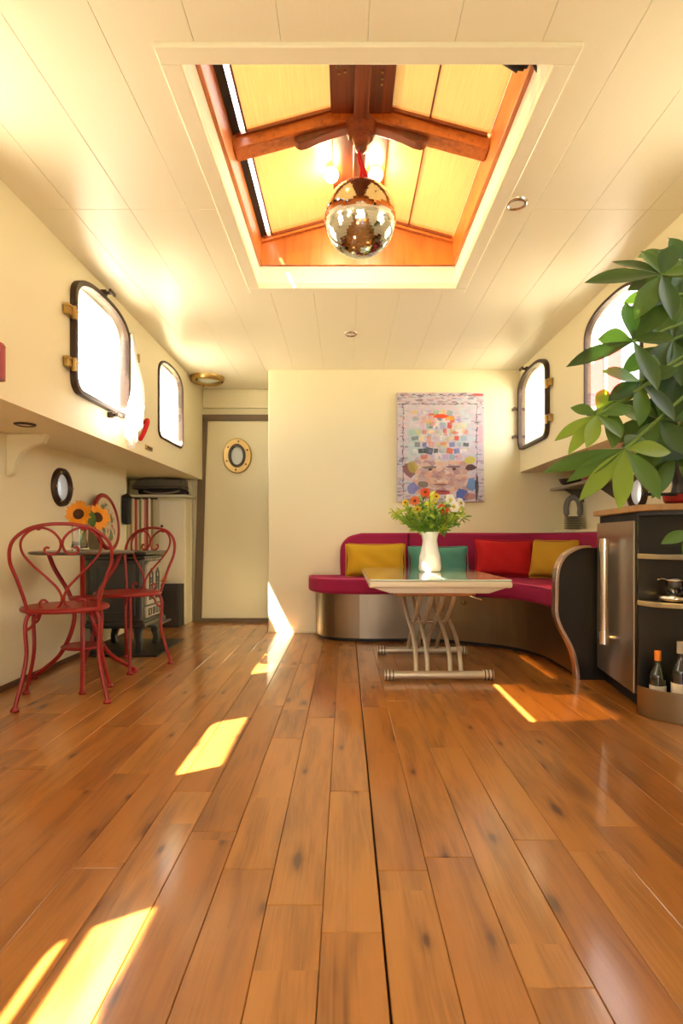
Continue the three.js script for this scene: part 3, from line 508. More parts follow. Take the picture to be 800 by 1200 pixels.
// ------------------------------------------------------------------ painting
{
  const cv = document.createElement('canvas'); cv.width = 512; cv.height = 640; const c = cv.getContext('2d');
  c.fillStyle = '#c9bcc4'; c.fillRect(0, 0, 512, 640);
  const blob = (x, y, w, h, col, al = 1) => { c.globalAlpha = al; c.fillStyle = col; c.beginPath(); const n = 9; for (let i = 0; i < n; i++) { const a = i / n * 2 * Math.PI, k = rr(0.75, 1.2); const X = x + Math.cos(a) * w * k, Y = y + Math.sin(a) * h * k; i ? c.lineTo(X, Y) : c.moveTo(X, Y); } c.closePath(); c.fill(); c.globalAlpha = 1; };
  for (let i = 0; i < 700; i++) blob(rr(0, 512), rr(0, 640), rr(6, 34), rr(3, 14), ['#d8cbd0', '#bfb2c2', '#c7cdd2', '#b9b6c9', '#d6c2bd', '#b7c8c9', '#cdb7c4'][Math.floor(rnd() * 7)], 0.5);
  for (let i = 0; i < 220; i++) { const e = rnd() < 0.5; blob(e ? rr(0, 512) : (rnd() < 0.5 ? rr(0, 60) : rr(450, 512)), e ? (rnd() < 0.75 ? rr(0, 60) : rr(600, 640)) : rr(0, 640), rr(4, 26), rr(2, 8), ['#8f8798', '#6d6574', '#d9a8b0', '#a9b4c4', '#a5948c'][Math.floor(rnd() * 5)], 0.6); }
  for (let x = 12; x < 500; x += 9) { blob(x, 14 + rr(-4, 4), 8, rr(1, 4), '#4a3f44', rnd() * 0.8); blob(x, 66 + rr(-3, 3), 8, rr(1, 4), '#3c3438', rnd() * 0.9); }
  for (let y = 70; y < 630; y += 10) { blob(34 + rr(-4, 4), y, rr(2, 5), 9, '#5b5058', rnd() * 0.8); blob(470 + rr(-4, 4), y, rr(2, 5), 9, '#55484f', rnd() * 0.8); }
  blob(480, 12, 34, 8, '#d14a3c', 0.8); blob(490, 240, 16, 60, '#e3a3b2', 0.7);
  for (let i = 0; i < 60; i++) blob(rr(70, 150), rr(220, 420), rr(8, 22), rr(8, 22), ['#9fc3b4', '#b8d0c4', '#a9bccb'][i % 3], 0.5);
  for (let i = 0; i < 50; i++) blob(rr(370, 440), rr(90, 330), rr(8, 22), rr(8, 22), ['#a8c9c4', '#bcd2d4', '#c4c4d4'][i % 3], 0.5);
  const tile = ['#c9392c', '#d9542f', '#e0b23a', '#d7c15a', '#8fb58e', '#7fa5b8', '#b79cc4', '#e6ddcb', '#d98b74', '#5f6db0', '#e9e3d8', '#9cbf9a', '#c8a8b8', '#e8d49a', '#3a4440'];
  for (let r = 0; r < 8; r++) for (let k = 0; k < 8; k++) { const X = 105 + k * 41 + (r % 2) * 14, Y = 120 + r * 37; if (Math.hypot((X - 262) / 175, (Y - 270) / 170) > 1) continue; c.globalAlpha = rr(0.4, 0.85); c.fillStyle = tile[Math.floor(rnd() * tile.length)]; const w = rr(22, 46), h = rr(20, 40); c.save(); c.translate(X, Y); c.rotate(rr(-0.25, 0.25)); c.fillRect(-w / 2, -h / 2, w, h); c.restore(); }
  for (let i = 0; i < 120; i++) blob(rr(100, 420), rr(110, 410), rr(5, 22), rr(4, 14), [...tile, '#cfc2c8', '#c4b8c4', '#d8cdc4', '#c9bcc4', '#b8c4c0'][Math.floor(rnd() * 20)], rr(0.15, 0.5));
  c.globalAlpha = 1; blob(262, 140, 46, 14, '#e0542a'); blob(310, 150, 30, 12, '#e7a23a', 0.8); blob(200, 128, 22, 8, '#d2693a', 0.8);
  for (let i = 0; i < 170; i++) blob(rr(110, 420), rr(405, 590), rr(12, 34), rr(8, 22), ['#d9b49c', '#c9a08e', '#b08a86', '#dcc3ac', '#a57f84', '#d6a288', '#b9a2a4'][Math.floor(rnd() * 7)], 0.7);
  blob(70, 450, 44, 46, '#7a4a48', 0.8); blob(90, 440, 34, 34, '#b0a046', 0.8); blob(435, 440, 34, 20, '#5a3c38'); blob(430, 400, 30, 24, '#c2b548', 0.9);
  blob(190, 440, 44, 9, '#6d5b58', 0.7); blob(330, 436, 46, 9, '#6a5254', 0.7); blob(195, 452, 14, 9, '#3d3334', 0.8); blob(335, 450, 14, 9, '#3d3334', 0.8);
  blob(262, 540, 40, 7, '#6a3c40', 0.6); blob(262, 588, 52, 11, '#a8434a', 0.9); blob(262, 578, 46, 5, '#7c2d36', 0.8);
  blob(170, 600, 38, 26, '#d05a34', 0.8); blob(90, 560, 40, 36, '#7378c0', 0.8); blob(385, 600, 34, 36, '#4a62b4', 0.9); blob(440, 540, 34, 40, '#5a86c0', 0.8); blob(430, 610, 40, 22, '#a86c64', 0.7); blob(150, 540, 34, 18, '#4d4a48', 0.6); blob(470, 560, 10, 80, '#3c3034', 0.7);
  const t = new THREE.CanvasTexture(cv); t.colorSpace = THREE.SRGBColorSpace;
  const pic = thing('painting', 'unframed abstract portrait canvas of coloured squares above the sofa', 'painting', [0, 0, 0]);
  const q0 = P(465, 460, 4.6), q1 = P(567, 588, 4.6), w = q1.x - q0.x, h = q0.y - q1.y, cx = (q0.x + q1.x) / 2, cy = (q0.y + q1.y) / 2;
  obj('stretcher', rb(w, h, 0.028, cx, cy, -BULK + 0.016, 0.004), M({ color: '#b9aeb2', roughness: 0.8 }), pic);
  obj('canvas', new THREE.PlaneGeometry(w - 0.004, h - 0.004).translate(cx, cy, -BULK + 0.0315), M({ map: t, roughness: 0.75, bumpMap: speckBump, bumpScale: 0.001 }), pic);
}

// ------------------------------------------------------------------ kitchen run: fridge, worktop, rounded shelf unit
{
  const A = V(1.332, 0, -3.082), B = V(1.262, 0, -2.525), ang = Math.atan2(B.x - A.x, B.z - A.z), wid = A.distanceTo(B);
  const f = thing('undercounter_fridge', 'brushed steel fridge door with a long chrome handle beside the black panel', 'fridge', [A.x, 0, A.z]);
  // own axes: z along the front from A to B, x away from the room
  const box = (o) => [[A.x + 0.016 + o, -A.z - 0.004], [B.x + 0.016 + o, -B.z + 0.004], [LR - 0.01, -B.z + 0.004], [LR - 0.01, -A.z - 0.004]].map(([x, d]) => [x - A.x, d + A.z]);
  obj('body', plan(ext(box(0), 0.8), 0.07), black, f);
  obj('plinth', plan(ext(box(0.03), 0.07), 0.0), black, f);
  const dr = obj('door', rb(0.03, 0.76, wid - 0.035, 0.012, 0.455, wid / 2 - 0.005, 0.006).rotateY(ang), MP({ color: '#a89a86', roughness: 0.3, metalness: 0.95, bumpMap: steelBrown.bumpMap, bumpScale: 0.00008 }), f);
  obj('handle', [cyl(0.019, 0.019, 0.47, -0.045, 0.5, wid * 0.49, 20), cyl(0.024, 0.024, 0.06, -0.045, 0.725, wid * 0.49, 20), cyl(0.024, 0.024, 0.06, -0.045, 0.275, wid * 0.49, 20), cyl(0.01, 0.01, 0.06, 0, 0, 0, 12).rotateZ(Math.PI / 2).translate(-0.02, 0.725, wid * 0.49), cyl(0.01, 0.01, 0.06, 0, 0, 0, 12).rotateZ(Math.PI / 2).translate(-0.02, 0.275, wid * 0.49)].map(g => g.rotateY(ang)), chrome, dr);
  // quarter-elliptic end of the run, in (x, distance)
  const el = (o) => { const p = []; for (let k = 0; k <= 24; k++) { const a = k / 24 * Math.PI / 2; p.push([LR - 0.005 - (0.535 + o) * Math.cos(a), 2.5 - (0.25 + o) * Math.sin(a)]); } return p; };
  const poly = (o) => [[LR - 0.005, 2.5], ...el(o)];
  const w = thing('worktop', 'pale wooden worktop over the fridge and rounded shelves', 'worktop');
  const top = [[LR - 0.005, 3.085], [1.315, 3.085], ...el(0.015)];
  obj('slab', plan(ext(top, 0.028, [], 0.004), 0.872), M({ map: palewood.map, color: '#cfc4ae', roughness: 0.5 }), w);
  const s = thing('rounded_shelf_unit', 'black rounded end shelf unit with two curved shelves beside the fridge', 'shelf unit');
  obj('side_panel', sd(1.262, LR - 0.005, 0.0, 0.87, 2.5, 2.518), blackPaint, s);
  obj('back_panel', sd(LR - 0.02, LR - 0.004, 0.0, 0.87, 2.25, 2.5), black, s);
  const edge = M({ color: '#8f8468', roughness: 0.4, metalness: 0.3 });
  for (const y of [0.672, 0.472]) { const sh = obj('shelf', plan(ext(poly(-0.004), 0.016), y), blackPaint, s); obj('shelf_edge', sweep(el(0.0), rprof(-0.004, 0.004, y - 0.003, y + 0.019, 0.003, 2)), edge, sh); }
  obj('top_panel', plan(ext(poly(-0.004), 0.016), 0.855), blackPaint, s);
  obj('base_board', plan(ext(poly(-0.01), 0.03), 0.0), blackPaint, s);
  obj('bin_front', sweep(el(0.0), rprof(-0.005, 0.005, 0.0, 0.125, 0.003, 2)), steelBrown, s);
}
{ // bottles behind the bin front
  function bottle(x, d, h, r, glassC, capC, label) {
    const g = thing('wine_bottle', label, 'bottle', [x, 0.031, -d], 0, 'bottles in the bottom of the shelf unit');
    obj('glass_body', lathe([[0.001, 0], [r, 0.002], [r, h * 0.55], [r * 0.92, h * 0.62], [r * 0.42, h * 0.74], [r * 0.36, h * 0.8], [r * 0.36, h * 0.97], [0.001, h * 0.97]], 24), MP({ color: glassC, roughness: 0.08, clearcoat: 1 }), g);
    obj('cap', cyl(r * 0.42, r * 0.42, h * 0.16, 0, h * 0.92, 0, 18), M({ color: capC, roughness: 0.4, metalness: 0.3 }), g);
    obj('paper_label', new THREE.CylinderGeometry(r * 1.01, r * 1.01, h * 0.26, 24, 1, true).translate(0, h * 0.3, 0), M({ color: '#d9d0ba', roughness: 0.8, side: THREE.DoubleSide }), g);
  }
  bottle(1.318, 2.452, 0.25, 0.032, '#2b2f22', '#d9812c', 'bottle with an orange cap beside the fridge side of the bin');
  bottle(1.388, 2.405, 0.297, 0.036, '#16181a', '#a8a294', 'dark bottle with a silver cap standing in the bin');
  bottle(1.475, 2.40, 0.27, 0.037, '#20261a', '#6b1d1d', 'green bottle with a wine red cap in the bin');
  const q = V(1.375, 0.489, -2.425);
  const tr = thing('silver_dish', 'footed silver dish on the lower curved shelf', 'dish', [q.x, q.y, q.z]);
  obj('bowl', lathe([[0.001, 0.004], [0.05, 0.0], [0.062, 0.01], [0.065, 0.025], [0.05, 0.034], [0.02, 0.036], [0.001, 0.036]], 28), chrome, tr);
  const gl = thing('glass_burner', 'small glass and chrome spirit burner on the silver dish', 'burner', [q.x, q.y + 0.037, q.z]);
  obj('glass_cup', lathe([[0.001, 0.002], [0.03, 0.0], [0.034, 0.02], [0.032, 0.055], [0.029, 0.055], [0.03, 0.02], [0.001, 0.006]], 24), MP({ color: '#ffffff', roughness: 0.03, transmission: 1, thickness: 0.003, ior: 1.45 }), gl);
  obj('rim', new THREE.TorusGeometry(0.034, 0.004, 8, 28).rotateX(Math.PI / 2).translate(0, 0.057, 0), chrome, gl);
  obj('arm', tube([[-0.03, 0.058, 0], [-0.06, 0.064, 0.006], [-0.075, 0.06, 0.01]], 0.004, 10, 6), chrome, gl);
}
{ // things on the worktop
  const Y = 0.901;
  const k = thing('espresso_maker', 'dark stovetop coffee maker on the worktop', 'coffee maker', [1.50, Y, -2.58]);
  obj('boiler', lathe([[0.001, 0], [0.06, 0.0], [0.062, 0.02], [0.045, 0.09], [0.045, 0.1], [0.06, 0.19], [0.055, 0.195], [0.001, 0.195]], 8), M({ color: '#3a3733', roughness: 0.35, metalness: 0.7 }), k);
  obj('lid', lathe([[0.06, 0.195], [0.03, 0.215], [0.001, 0.22]], 8), M({ color: '#3a3733', roughness: 0.35, metalness: 0.7 }), k); obj('knob', ball(0.014, 0, 0.228, 0), black, k);
  obj('handle', tube([[-0.055, 0.17, 0.0], [-0.11, 0.17, 0], [-0.115, 0.09, 0]], 0.009, 14, 8), black, k);
  const p = thing('red_saucepan', 'shallow red pan with a dark rim on the worktop', 'pan', [1.42, Y, -2.42]);
  obj('pan_body', lathe([[0.001, 0.002], [0.075, 0.0], [0.085, 0.012], [0.09, 0.04], [0.086, 0.04], [0.08, 0.014], [0.001, 0.006]], 30), redPaint, p);
  obj('rim', new THREE.TorusGeometry(0.089, 0.0045, 8, 36).rotateX(Math.PI / 2).translate(0, 0.041, 0), black, p);
  obj('handle', rb(0.14, 0.012, 0.022, -0.14, 0.036, 0.05, 0.004), black, p);
}
{ // corner shelf behind the sofa back with a stack of plates; wall shelf above
  const cs = thing('corner_shelf', 'cream corner ledge behind the sofa back', 'shelf');
  obj('board', plan(ext([[1.66, BULK - 0.004], [LR - 0.004, BULK - 0.004], [LR - 0.004, 3.2], [1.72, 3.2], [1.72, 4.25]], 0.02, [], 0.003), 0.8), cream, cs);
  const c = V(1.712, 0.822, -4.37);
  for (let i = 0; i < 8; i++) tag(obj('dark_plate', lathe([[0.001, 0.001], [0.04, 0.0], [0.064, 0.006], [0.066, 0.008], [0.04, 0.004], [0.001, 0.004]], 28).translate(c.x, c.y + i * 0.0125, c.z), M({ color: '#2e2b29', roughness: 0.35 })), 'dark plate in the stack on the ledge behind the sofa', 'plate', 'stacked dark plates');
  const lp = thing('grey_loop_ornament', 'grey arched loop standing on the stack of dark plates', 'ornament', [c.x, c.y + 8 * 0.0125 - 0.004, c.z]);
  obj('loop', tube([[-0.05, 0.022, 0], [-0.052, 0.07, 0], [-0.035, 0.125, 0], [0, 0.145, 0], [0.035, 0.125, 0], [0.052, 0.07, 0], [0.05, 0.022, 0]], 0.021, 40, 12), M({ color: '#6d6a66', roughness: 0.6 }), lp);
  const sh = thing('wall_shelf', 'short grey wall shelf above the plates, under the side deck', 'shelf');
  obj('board', sd(1.6, LR, 1.125, 1.145, 3.75, 4.55, 0.004), M({ color: '#8d8674', roughness: 0.6 }), sh);
  for (const d of [3.9, 4.4]) obj('support', ext([[0, 0], [0, -0.1], [-0.15, 0]], 0.014).translate(LR, 1.126, -d), M({ color: '#5a554a', roughness: 0.6 }), sh);
  const bowl = thing('dark_bowl', 'wide dark bowl lying on the grey wall shelf', 'bowl', [1.695, 1.146, -4.36]);
  obj('shell', lathe([[0.001, 0.003], [0.04, 0], [0.075, 0.02], [0.092, 0.05], [0.088, 0.05], [0.07, 0.024], [0.001, 0.008]], 28), M({ color: '#3b312c', roughness: 0.4 }), bowl);
  obj('rim', new THREE.TorusGeometry(0.09, 0.003, 6, 32).rotateX(Math.PI / 2).translate(0, 0.05, 0), bronze, bowl);
  const rd = thing('red_tin', 'small dark red tin beside the bowl on the grey wall shelf', 'tin', [1.68, 1.146, -4.02]);
  obj('body', cyl(0.045, 0.045, 0.08, 0, 0.04, 0, 24), M({ color: '#7a2320', roughness: 0.5 }), rd); obj('lid', cyl(0.047, 0.047, 0.018, 0, 0.088, 0, 24), bronze, rd);
}

// ------------------------------------------------------------------ mirror ball, lamps
{
  const cx = 0.058, d = 2.325, cy = EYE + (VY - 257) * d / F, R = 0.145;
  const g = thing('mirror_ball', 'mirror ball hanging from red ribbons under the skylight', 'disco ball', [cx, cy, -d]);
  const tiles = [], rows = 46;
  for (let i = 0; i < rows; i++) { // small square mirrors, each tilted a little
    const th0 = Math.PI * (i + 0.5) / rows, n = Math.max(3, Math.round(2 * rows * Math.sin(th0)));
    for (let k = 0; k < n; k++) {
      const ph = (k + 0.5) / n * 2 * Math.PI, nn = V(Math.sin(th0) * Math.cos(ph), Math.cos(th0), Math.sin(th0) * Math.sin(ph));
      const t = new THREE.PlaneGeometry(2 * Math.PI * R * Math.sin(th0) / n * 0.95, Math.PI * R / rows * 0.95), dir = nn.clone().add(V(rr(-0.007, 0.007), rr(-0.007, 0.007), rr(-0.007, 0.007))).normalize();
      t.applyMatrix4(new THREE.Matrix4().lookAt(dir, V(0, 0, 0), V(0, 1, 0.001))); t.translate(nn.x * R, nn.y * R, nn.z * R); tiles.push(t);
    }
  }
  obj('core', ball(R * 0.992, 0, 0, 0, 40, 28), M({ color: '#8d8778', roughness: 0.35, metalness: 0.8 }), g);
  obj('mirror_facets', tiles, mirror, g).userData.kind = 'stuff';
  obj('top_cap', cyl(0.02, 0.03, 0.02, 0, R + 0.004, 0, 20), chrome, g);
  const top = 2.315 - cy;
  obj('ribbon', [tube([[0, R, 0], [0.004, R + 0.06, 0.004], [-0.006, R + 0.1, 0], [-0.002, top, 0]], 0.007, 24, 6), tube([[0.008, R, 0.004], [0.016, R + 0.03, 0.008], [-0.004, R + 0.08, 0.006], [0.0, top, 0.002]], 0.006, 24, 6), tube([[-0.006, R + 0.13, 0.004], [0.004, R + 0.08, 0.014], [0.02, R + 0.035, 0.014], [0.03, R + 0.0, 0.012]], 0.006, 20, 6)], redFabric, g);
}
{
  const gm = M({ color: '#fff4de', emissive: '#ffe6b8', emissiveIntensity: 2.2, roughness: 0.4 });
  for (const [px, l] of [[388, 'small glowing globe lamp under the ridge beam, on the sunny slope side'], [440, 'small glowing globe lamp under the ridge beam, on the shady slope side']]) {
    const q = P(px, 205, 2.62), g = thing('globe_lamp', l, 'lamp', [q.x, q.y, q.z], 0, 'globe lamps on the ridge beam');
    obj('bulb', ball(0.034, 0, 0, 0, 20, 14), gm, g); obj('socket', cyl(0.02, 0.016, 2.43 - q.y - 0.026, 0, (2.43 - q.y + 0.026) / 2, 0, 16), brass, g);
    const pl = new THREE.PointLight('#ffdca8', 0.25, 0, 2); pl.castShadow = true; pl.shadow.radius = 1.6; g.add(pl);
  }
  function spot(px, py, label) { const d = F * (CEIL - EYE) / (VY - py), x = (px - VX) * d / F, g = thing('ceiling_spotlight', label, 'spotlight', [x, CEIL, -d]);
    obj('ring', lathe([[0.028, -0.001], [0.034, -0.011], [0.042, -0.008], [0.045, 0.0]], 28), chrome, g); obj('lens', cyl(0.029, 0.029, 0.004, 0, -0.003, 0, 24), MP({ color: '#f4efe0', roughness: 0.2 }), g); }
  spot(605, 238, 'small recessed chrome spotlight in the ceiling beside the skylight'); spot(411, 391, 'small recessed chrome spotlight in the ceiling between skylight and bulkhead');
  { const d = F * (CEIL - EYE) / (VY - 442), x = (243 - VX) * d / F, g = thing('flush_ceiling_lamp', 'round brass rimmed ceiling lamp in front of the door', 'lamp', [x, CEIL, -d]);
    obj('rim', lathe([[0.1, -0.002], [0.105, -0.035], [0.12, -0.045], [0.135, -0.03], [0.14, 0.0]], 36), brass, g); obj('glass_dome', lathe([[0.001, -0.05], [0.05, -0.045], [0.1, -0.025], [0.104, -0.02]], 30), MP({ color: '#dfe6d2', roughness: 0.15, clearcoat: 1 }), g);
    const sc = []; for (let k = 0; k < 3; k++) sc.push(ball(0.008, 0.122 * Math.cos(k * 2.1), -0.045, 0.122 * Math.sin(k * 2.1), 8, 6)); obj('screw', sc, bronze, g); }
  { const q = P(615, 75, 1.72), g = thing('clip_spotlight', 'black clip spotlight on the edge of the skylight opening', 'spotlight', [0.535, 2.232, -1.78]);
    obj('lamp_head', [cyl(0.02, 0.03, 0.07, 0, 0, 0, 18).rotateZ(1.2).translate(-0.03, 0.0, 0), cyl(0.026, 0.022, 0.02, 0, 0, 0, 18).rotateZ(1.2).translate(0.01, -0.012, 0)], black, g); obj('arm', tube([[0.01, -0.01, 0], [0.035, -0.02, 0.005], [0.05, -0.05, 0.01]], 0.005, 12, 6), black, g); obj('clamp', rb(0.02, 0.05, 0.03, 0.016, 0.0, 0, 0.004), black, g); }
  { const g = thing('soffit_downlight', 'flat oval downlight under the side deck above the bistro chairs', 'downlight', [-1.47, DECK - 0.02, -2.66]); obj('ring', lathe([[0.03, -0.001], [0.036, -0.008], [0.045, -0.005], [0.047, 0]], 26), bronze, g); obj('lens', cyl(0.031, 0.031, 0.003, 0, -0.002, 0, 22), M({ color: '#d8cdb0', roughness: 0.3 }), g); }
  { const g = thing('oval_vent', 'small oval brass fitting on the cabin side below the plain window', 'vent', [XL, 1.345, -3.79]); obj('plate', rb(0.012, 0.03, 0.13, 0.004, 0, 0, 0.006), brass, g); obj('slot', rb(0.006, 0.012, 0.095, 0.011, 0, 0, 0.003), bronze, g); }
}

// ------------------------------------------------------------------ white curtain and red ties
{
  const g = thing('window_curtain', 'white curtain gathered beside the large hinged window', 'curtain');
  const nU = 40, nV = 24, pos = [], uv = [], idx = [];
  for (let j = 0; j <= nV; j++) for (let i = 0; i <= nU; i++) {
    const v = j / nV, u = i / nU, w = sm(0, 0.9, v), d0 = 3.37 - 0.3 * w, d1 = 3.45 + 0.02 * w, d = d0 + (d1 - d0) * u, bottom = 1.33 - 0.09 * Math.sin(Math.min(1, u * 1.6) * Math.PI) + 0.1 * u * u;
    pos.push(XL + 0.045 + 0.085 * sm(0, 0.7, v) - 0.06 * u * v + 0.012 * Math.sin(u * 36 + v * 2) * (0.4 + v), 1.95 - (1.95 - bottom) * v - 0.04 * u * (1 - v), -d); uv.push(u * 3, v * 6);
  }
  for (let j = 0; j < nV; j++) for (let i = 0; i < nU; i++) { const a = j * (nU + 1) + i, b = a + nU + 1; idx.push(a, b, a + 1, b, b + 1, a + 1); }
  const G = new THREE.BufferGeometry(); G.setAttribute('position', new THREE.Float32BufferAttribute(pos, 3)); G.setAttribute('uv', new THREE.Float32BufferAttribute(uv, 2)); G.setIndex(idx); G.computeVertexNormals();
  obj('cloth', G, MP({ color: '#f7f4ee', roughness: 0.95, transmission: 0.4, thickness: 0, side: THREE.DoubleSide, bumpMap: weaveBump, bumpScale: 0.0003 }), g);
  obj('hook', [rb(0.03, 0.05, 0.02, XL + 0.012, 1.86, -3.56, 0.003), tube([[XL + 0.012, 1.955, -3.41], [XL + 0.035, 1.96, -3.41]], 0.006, 6, 6)], brass, g);
  function tie(d, y, label) { const t = thing('red_tieback', label, 'tieback', [XL, y, -d], 0, 'red curtain tiebacks'); obj('band', tube([[0.01, 0.05, -0.05], [0.04, 0.055, 0.0], [0.05, 0.02, 0.04], [0.03, -0.04, 0.05], [0.012, -0.07, 0.045]], 0.014, 24, 8), redFabric, t); obj('peg', cyl(0.009, 0.009, 0.03, 0, 0, 0, 10).rotateZ(Math.PI / 2).translate(0.012, 0.052, -0.055), brass, t); }
  tie(3.66, 1.445, 'red cloth tieback holding the white curtain');
  const r = thing('red_fire_blanket', 'red cylinder case fixed low on the cabin side', 'case', [XL + 0.035, 1.385, -2.075]); obj('case', cyl(0.034, 0.034, 0.12, 0, 0, 0, 24), redPaint, r); obj('case_lid', lathe([[0.035, 0.06], [0.03, 0.07], [0.001, 0.075]], 24), redPaint, r);
}

// ------------------------------------------------------------------ bistro set
function makeChair(label, pos, turn) {
  const c = thing('bistro_chair', label, 'chair', pos, turn, 'red bistro chairs'), H = 0.435, bz = -0.118;
  obj('seat', [lathe([[0.001, 0.008], [0.17, 0.008], [0.186, 0.004], [0.19, -0.004], [0.186, -0.014], [0.17, -0.016], [0.001, -0.006]], 40).scale(1.02, 1, 1).translate(0, H, 0)], redPaint, c);
  const lean = (v) => bz - 0.2 * v;
  const B = (u, v) => V(u, H + v, lean(v));
  const half = [[-0.142, -0.012], [-0.155, 0.05], [-0.18, 0.14], [-0.206, 0.225], [-0.194, 0.305], [-0.135, 0.36], [-0.07, 0.38]];
  obj('back_hoop', tube([...half.map(p => B(...p)), B(0, 0.386), ...half.slice().reverse().map(p => B(-p[0], p[1]))], 0.0078, 80, 9), redPaint, c);
  const S = [[-0.066, 0.034], [-0.08, 0.046], [-0.098, 0.036], [-0.096, 0.012], [-0.065, -0.004], [-0.025, 0.006], [-0.004, 0.045], [-0.018, 0.09], [-0.065, 0.145], [-0.125, 0.205], [-0.165, 0.262], [-0.168, 0.31], [-0.135, 0.352], [-0.085, 0.368], [-0.035, 0.35], [-0.004, 0.305], [-0.016, 0.262], [-0.05, 0.25], [-0.072, 0.264], [-0.068, 0.282], [-0.056, 0.28]];
  for (const s of [-1, 1]) obj('back_scroll', tube(S.map(([u, v]) => B(-s * u * 0.95, v)), 0.0055, 110, 8), redPaint, c);
  const bp = [[0, 0.305], [0, 0.05], [-0.09, 0.366], [0.09, 0.366]].map(([u, v]) => { const q = B(u, v); return ball(0.0105, q.x, q.y, q.z, 10, 8); });
  obj('back_collar', bp, redPaint, c);
  for (const [x, z] of [[-1, -1], [1, -1], [-1, 1], [1, 1]]) {
    const tx = x * 0.145, tz = z * 0.115, fx = x * 0.188, fz = z * 0.155;
    const leg = obj('leg', tube([[tx * 0.72, H - 0.012, tz * 0.72], [tx * 0.95, H - 0.02, tz * 0.95], [tx * 1.04, H - 0.055, tz * 1.04], [tx * 1.02, H - 0.2, tz * 1.0], [tx * 1.08, 0.16, tz * 1.1], [fx, 0.012, fz]], 0.0092, 40, 9), redPaint, c);
    obj('foot', lathe([[0.001, 0], [0.018, 0], [0.018, 0.008], [0.011, 0.018]], 16).translate(fx, 0, fz), redPaint, leg);
    obj('leg_curl', tube([[tx * 1.03, H - 0.09, tz * 1.03], [tx * 0.9, H - 0.075, tz * 0.9], [tx * 0.8, H - 0.04, tz * 0.82], [tx * 0.7, H - 0.025, tz * 0.72]], 0.0065, 16, 7), redPaint, leg);
  }
  return c;
}
const c1 = makeChair('red iron bistro chair with a heart scroll back turned away from the stove', [-1.324, 0, -2.745], Math.atan2(-0.35, -0.937));
const c2 = makeChair('red iron bistro chair in front of the dark stove', [-1.293, 0, -3.445], Math.atan2(-0.14, 0.27));
{
  const t = thing('bistro_table', 'small round bistro table on curved red iron legs between the chairs', 'table', [-1.395, 0, -3.08]), H = 0.69;
  obj('tabletop', lathe([[0.001, 0.0], [0.24, 0.0], [0.25, -0.006], [0.25, -0.012], [0.24, -0.018], [0.001, -0.018]], 48).translate(0, H, 0), M({ color: '#8c8070', roughness: 0.3, metalness: 0.2 }), t);
  obj('rim', new THREE.TorusGeometry(0.249, 0.007, 8, 60).rotateX(Math.PI / 2).translate(0, H - 0.009, 0), M({ color: '#5d5148', roughness: 0.4, metalness: 0.5 }), t);
  for (const a of [Math.atan2(-0.17, 0.175), Math.atan2(0.26, 0.115), Math.atan2(-0.05, -0.295)]) {
    const cx = Math.cos(a), cz = Math.sin(a);
    const R = (r, y) => V(cx * r, y, cz * r);
    const leg = obj('leg', tube([R(0.2, H - 0.022), R(0.17, 0.6), R(0.085, 0.47), R(0.05, 0.38), R(0.06, 0.28), R(0.13, 0.14), R(0.22, 0.06), R(0.285, 0.016)], 0.0115, 50, 9), redPaint, t);
    obj('foot', lathe([[0.001, 0], [0.016, 0], [0.016, 0.008], [0.009, 0.02]], 14).translate(cx * 0.285, 0, cz * 0.285), redPaint, leg);
  }
  obj('collar', [new THREE.TorusGeometry(0.062, 0.009, 8, 30).rotateX(Math.PI / 2).translate(0, 0.44, 0), new THREE.TorusGeometry(0.1, 0.008, 8, 36).rotateX(Math.PI / 2).translate(0, 0.185, 0)], redPaint, t);
  obj('lower_plate', cyl(0.1, 0.1, 0.008, 0, 0.185, 0, 30), redPaint, t);
}
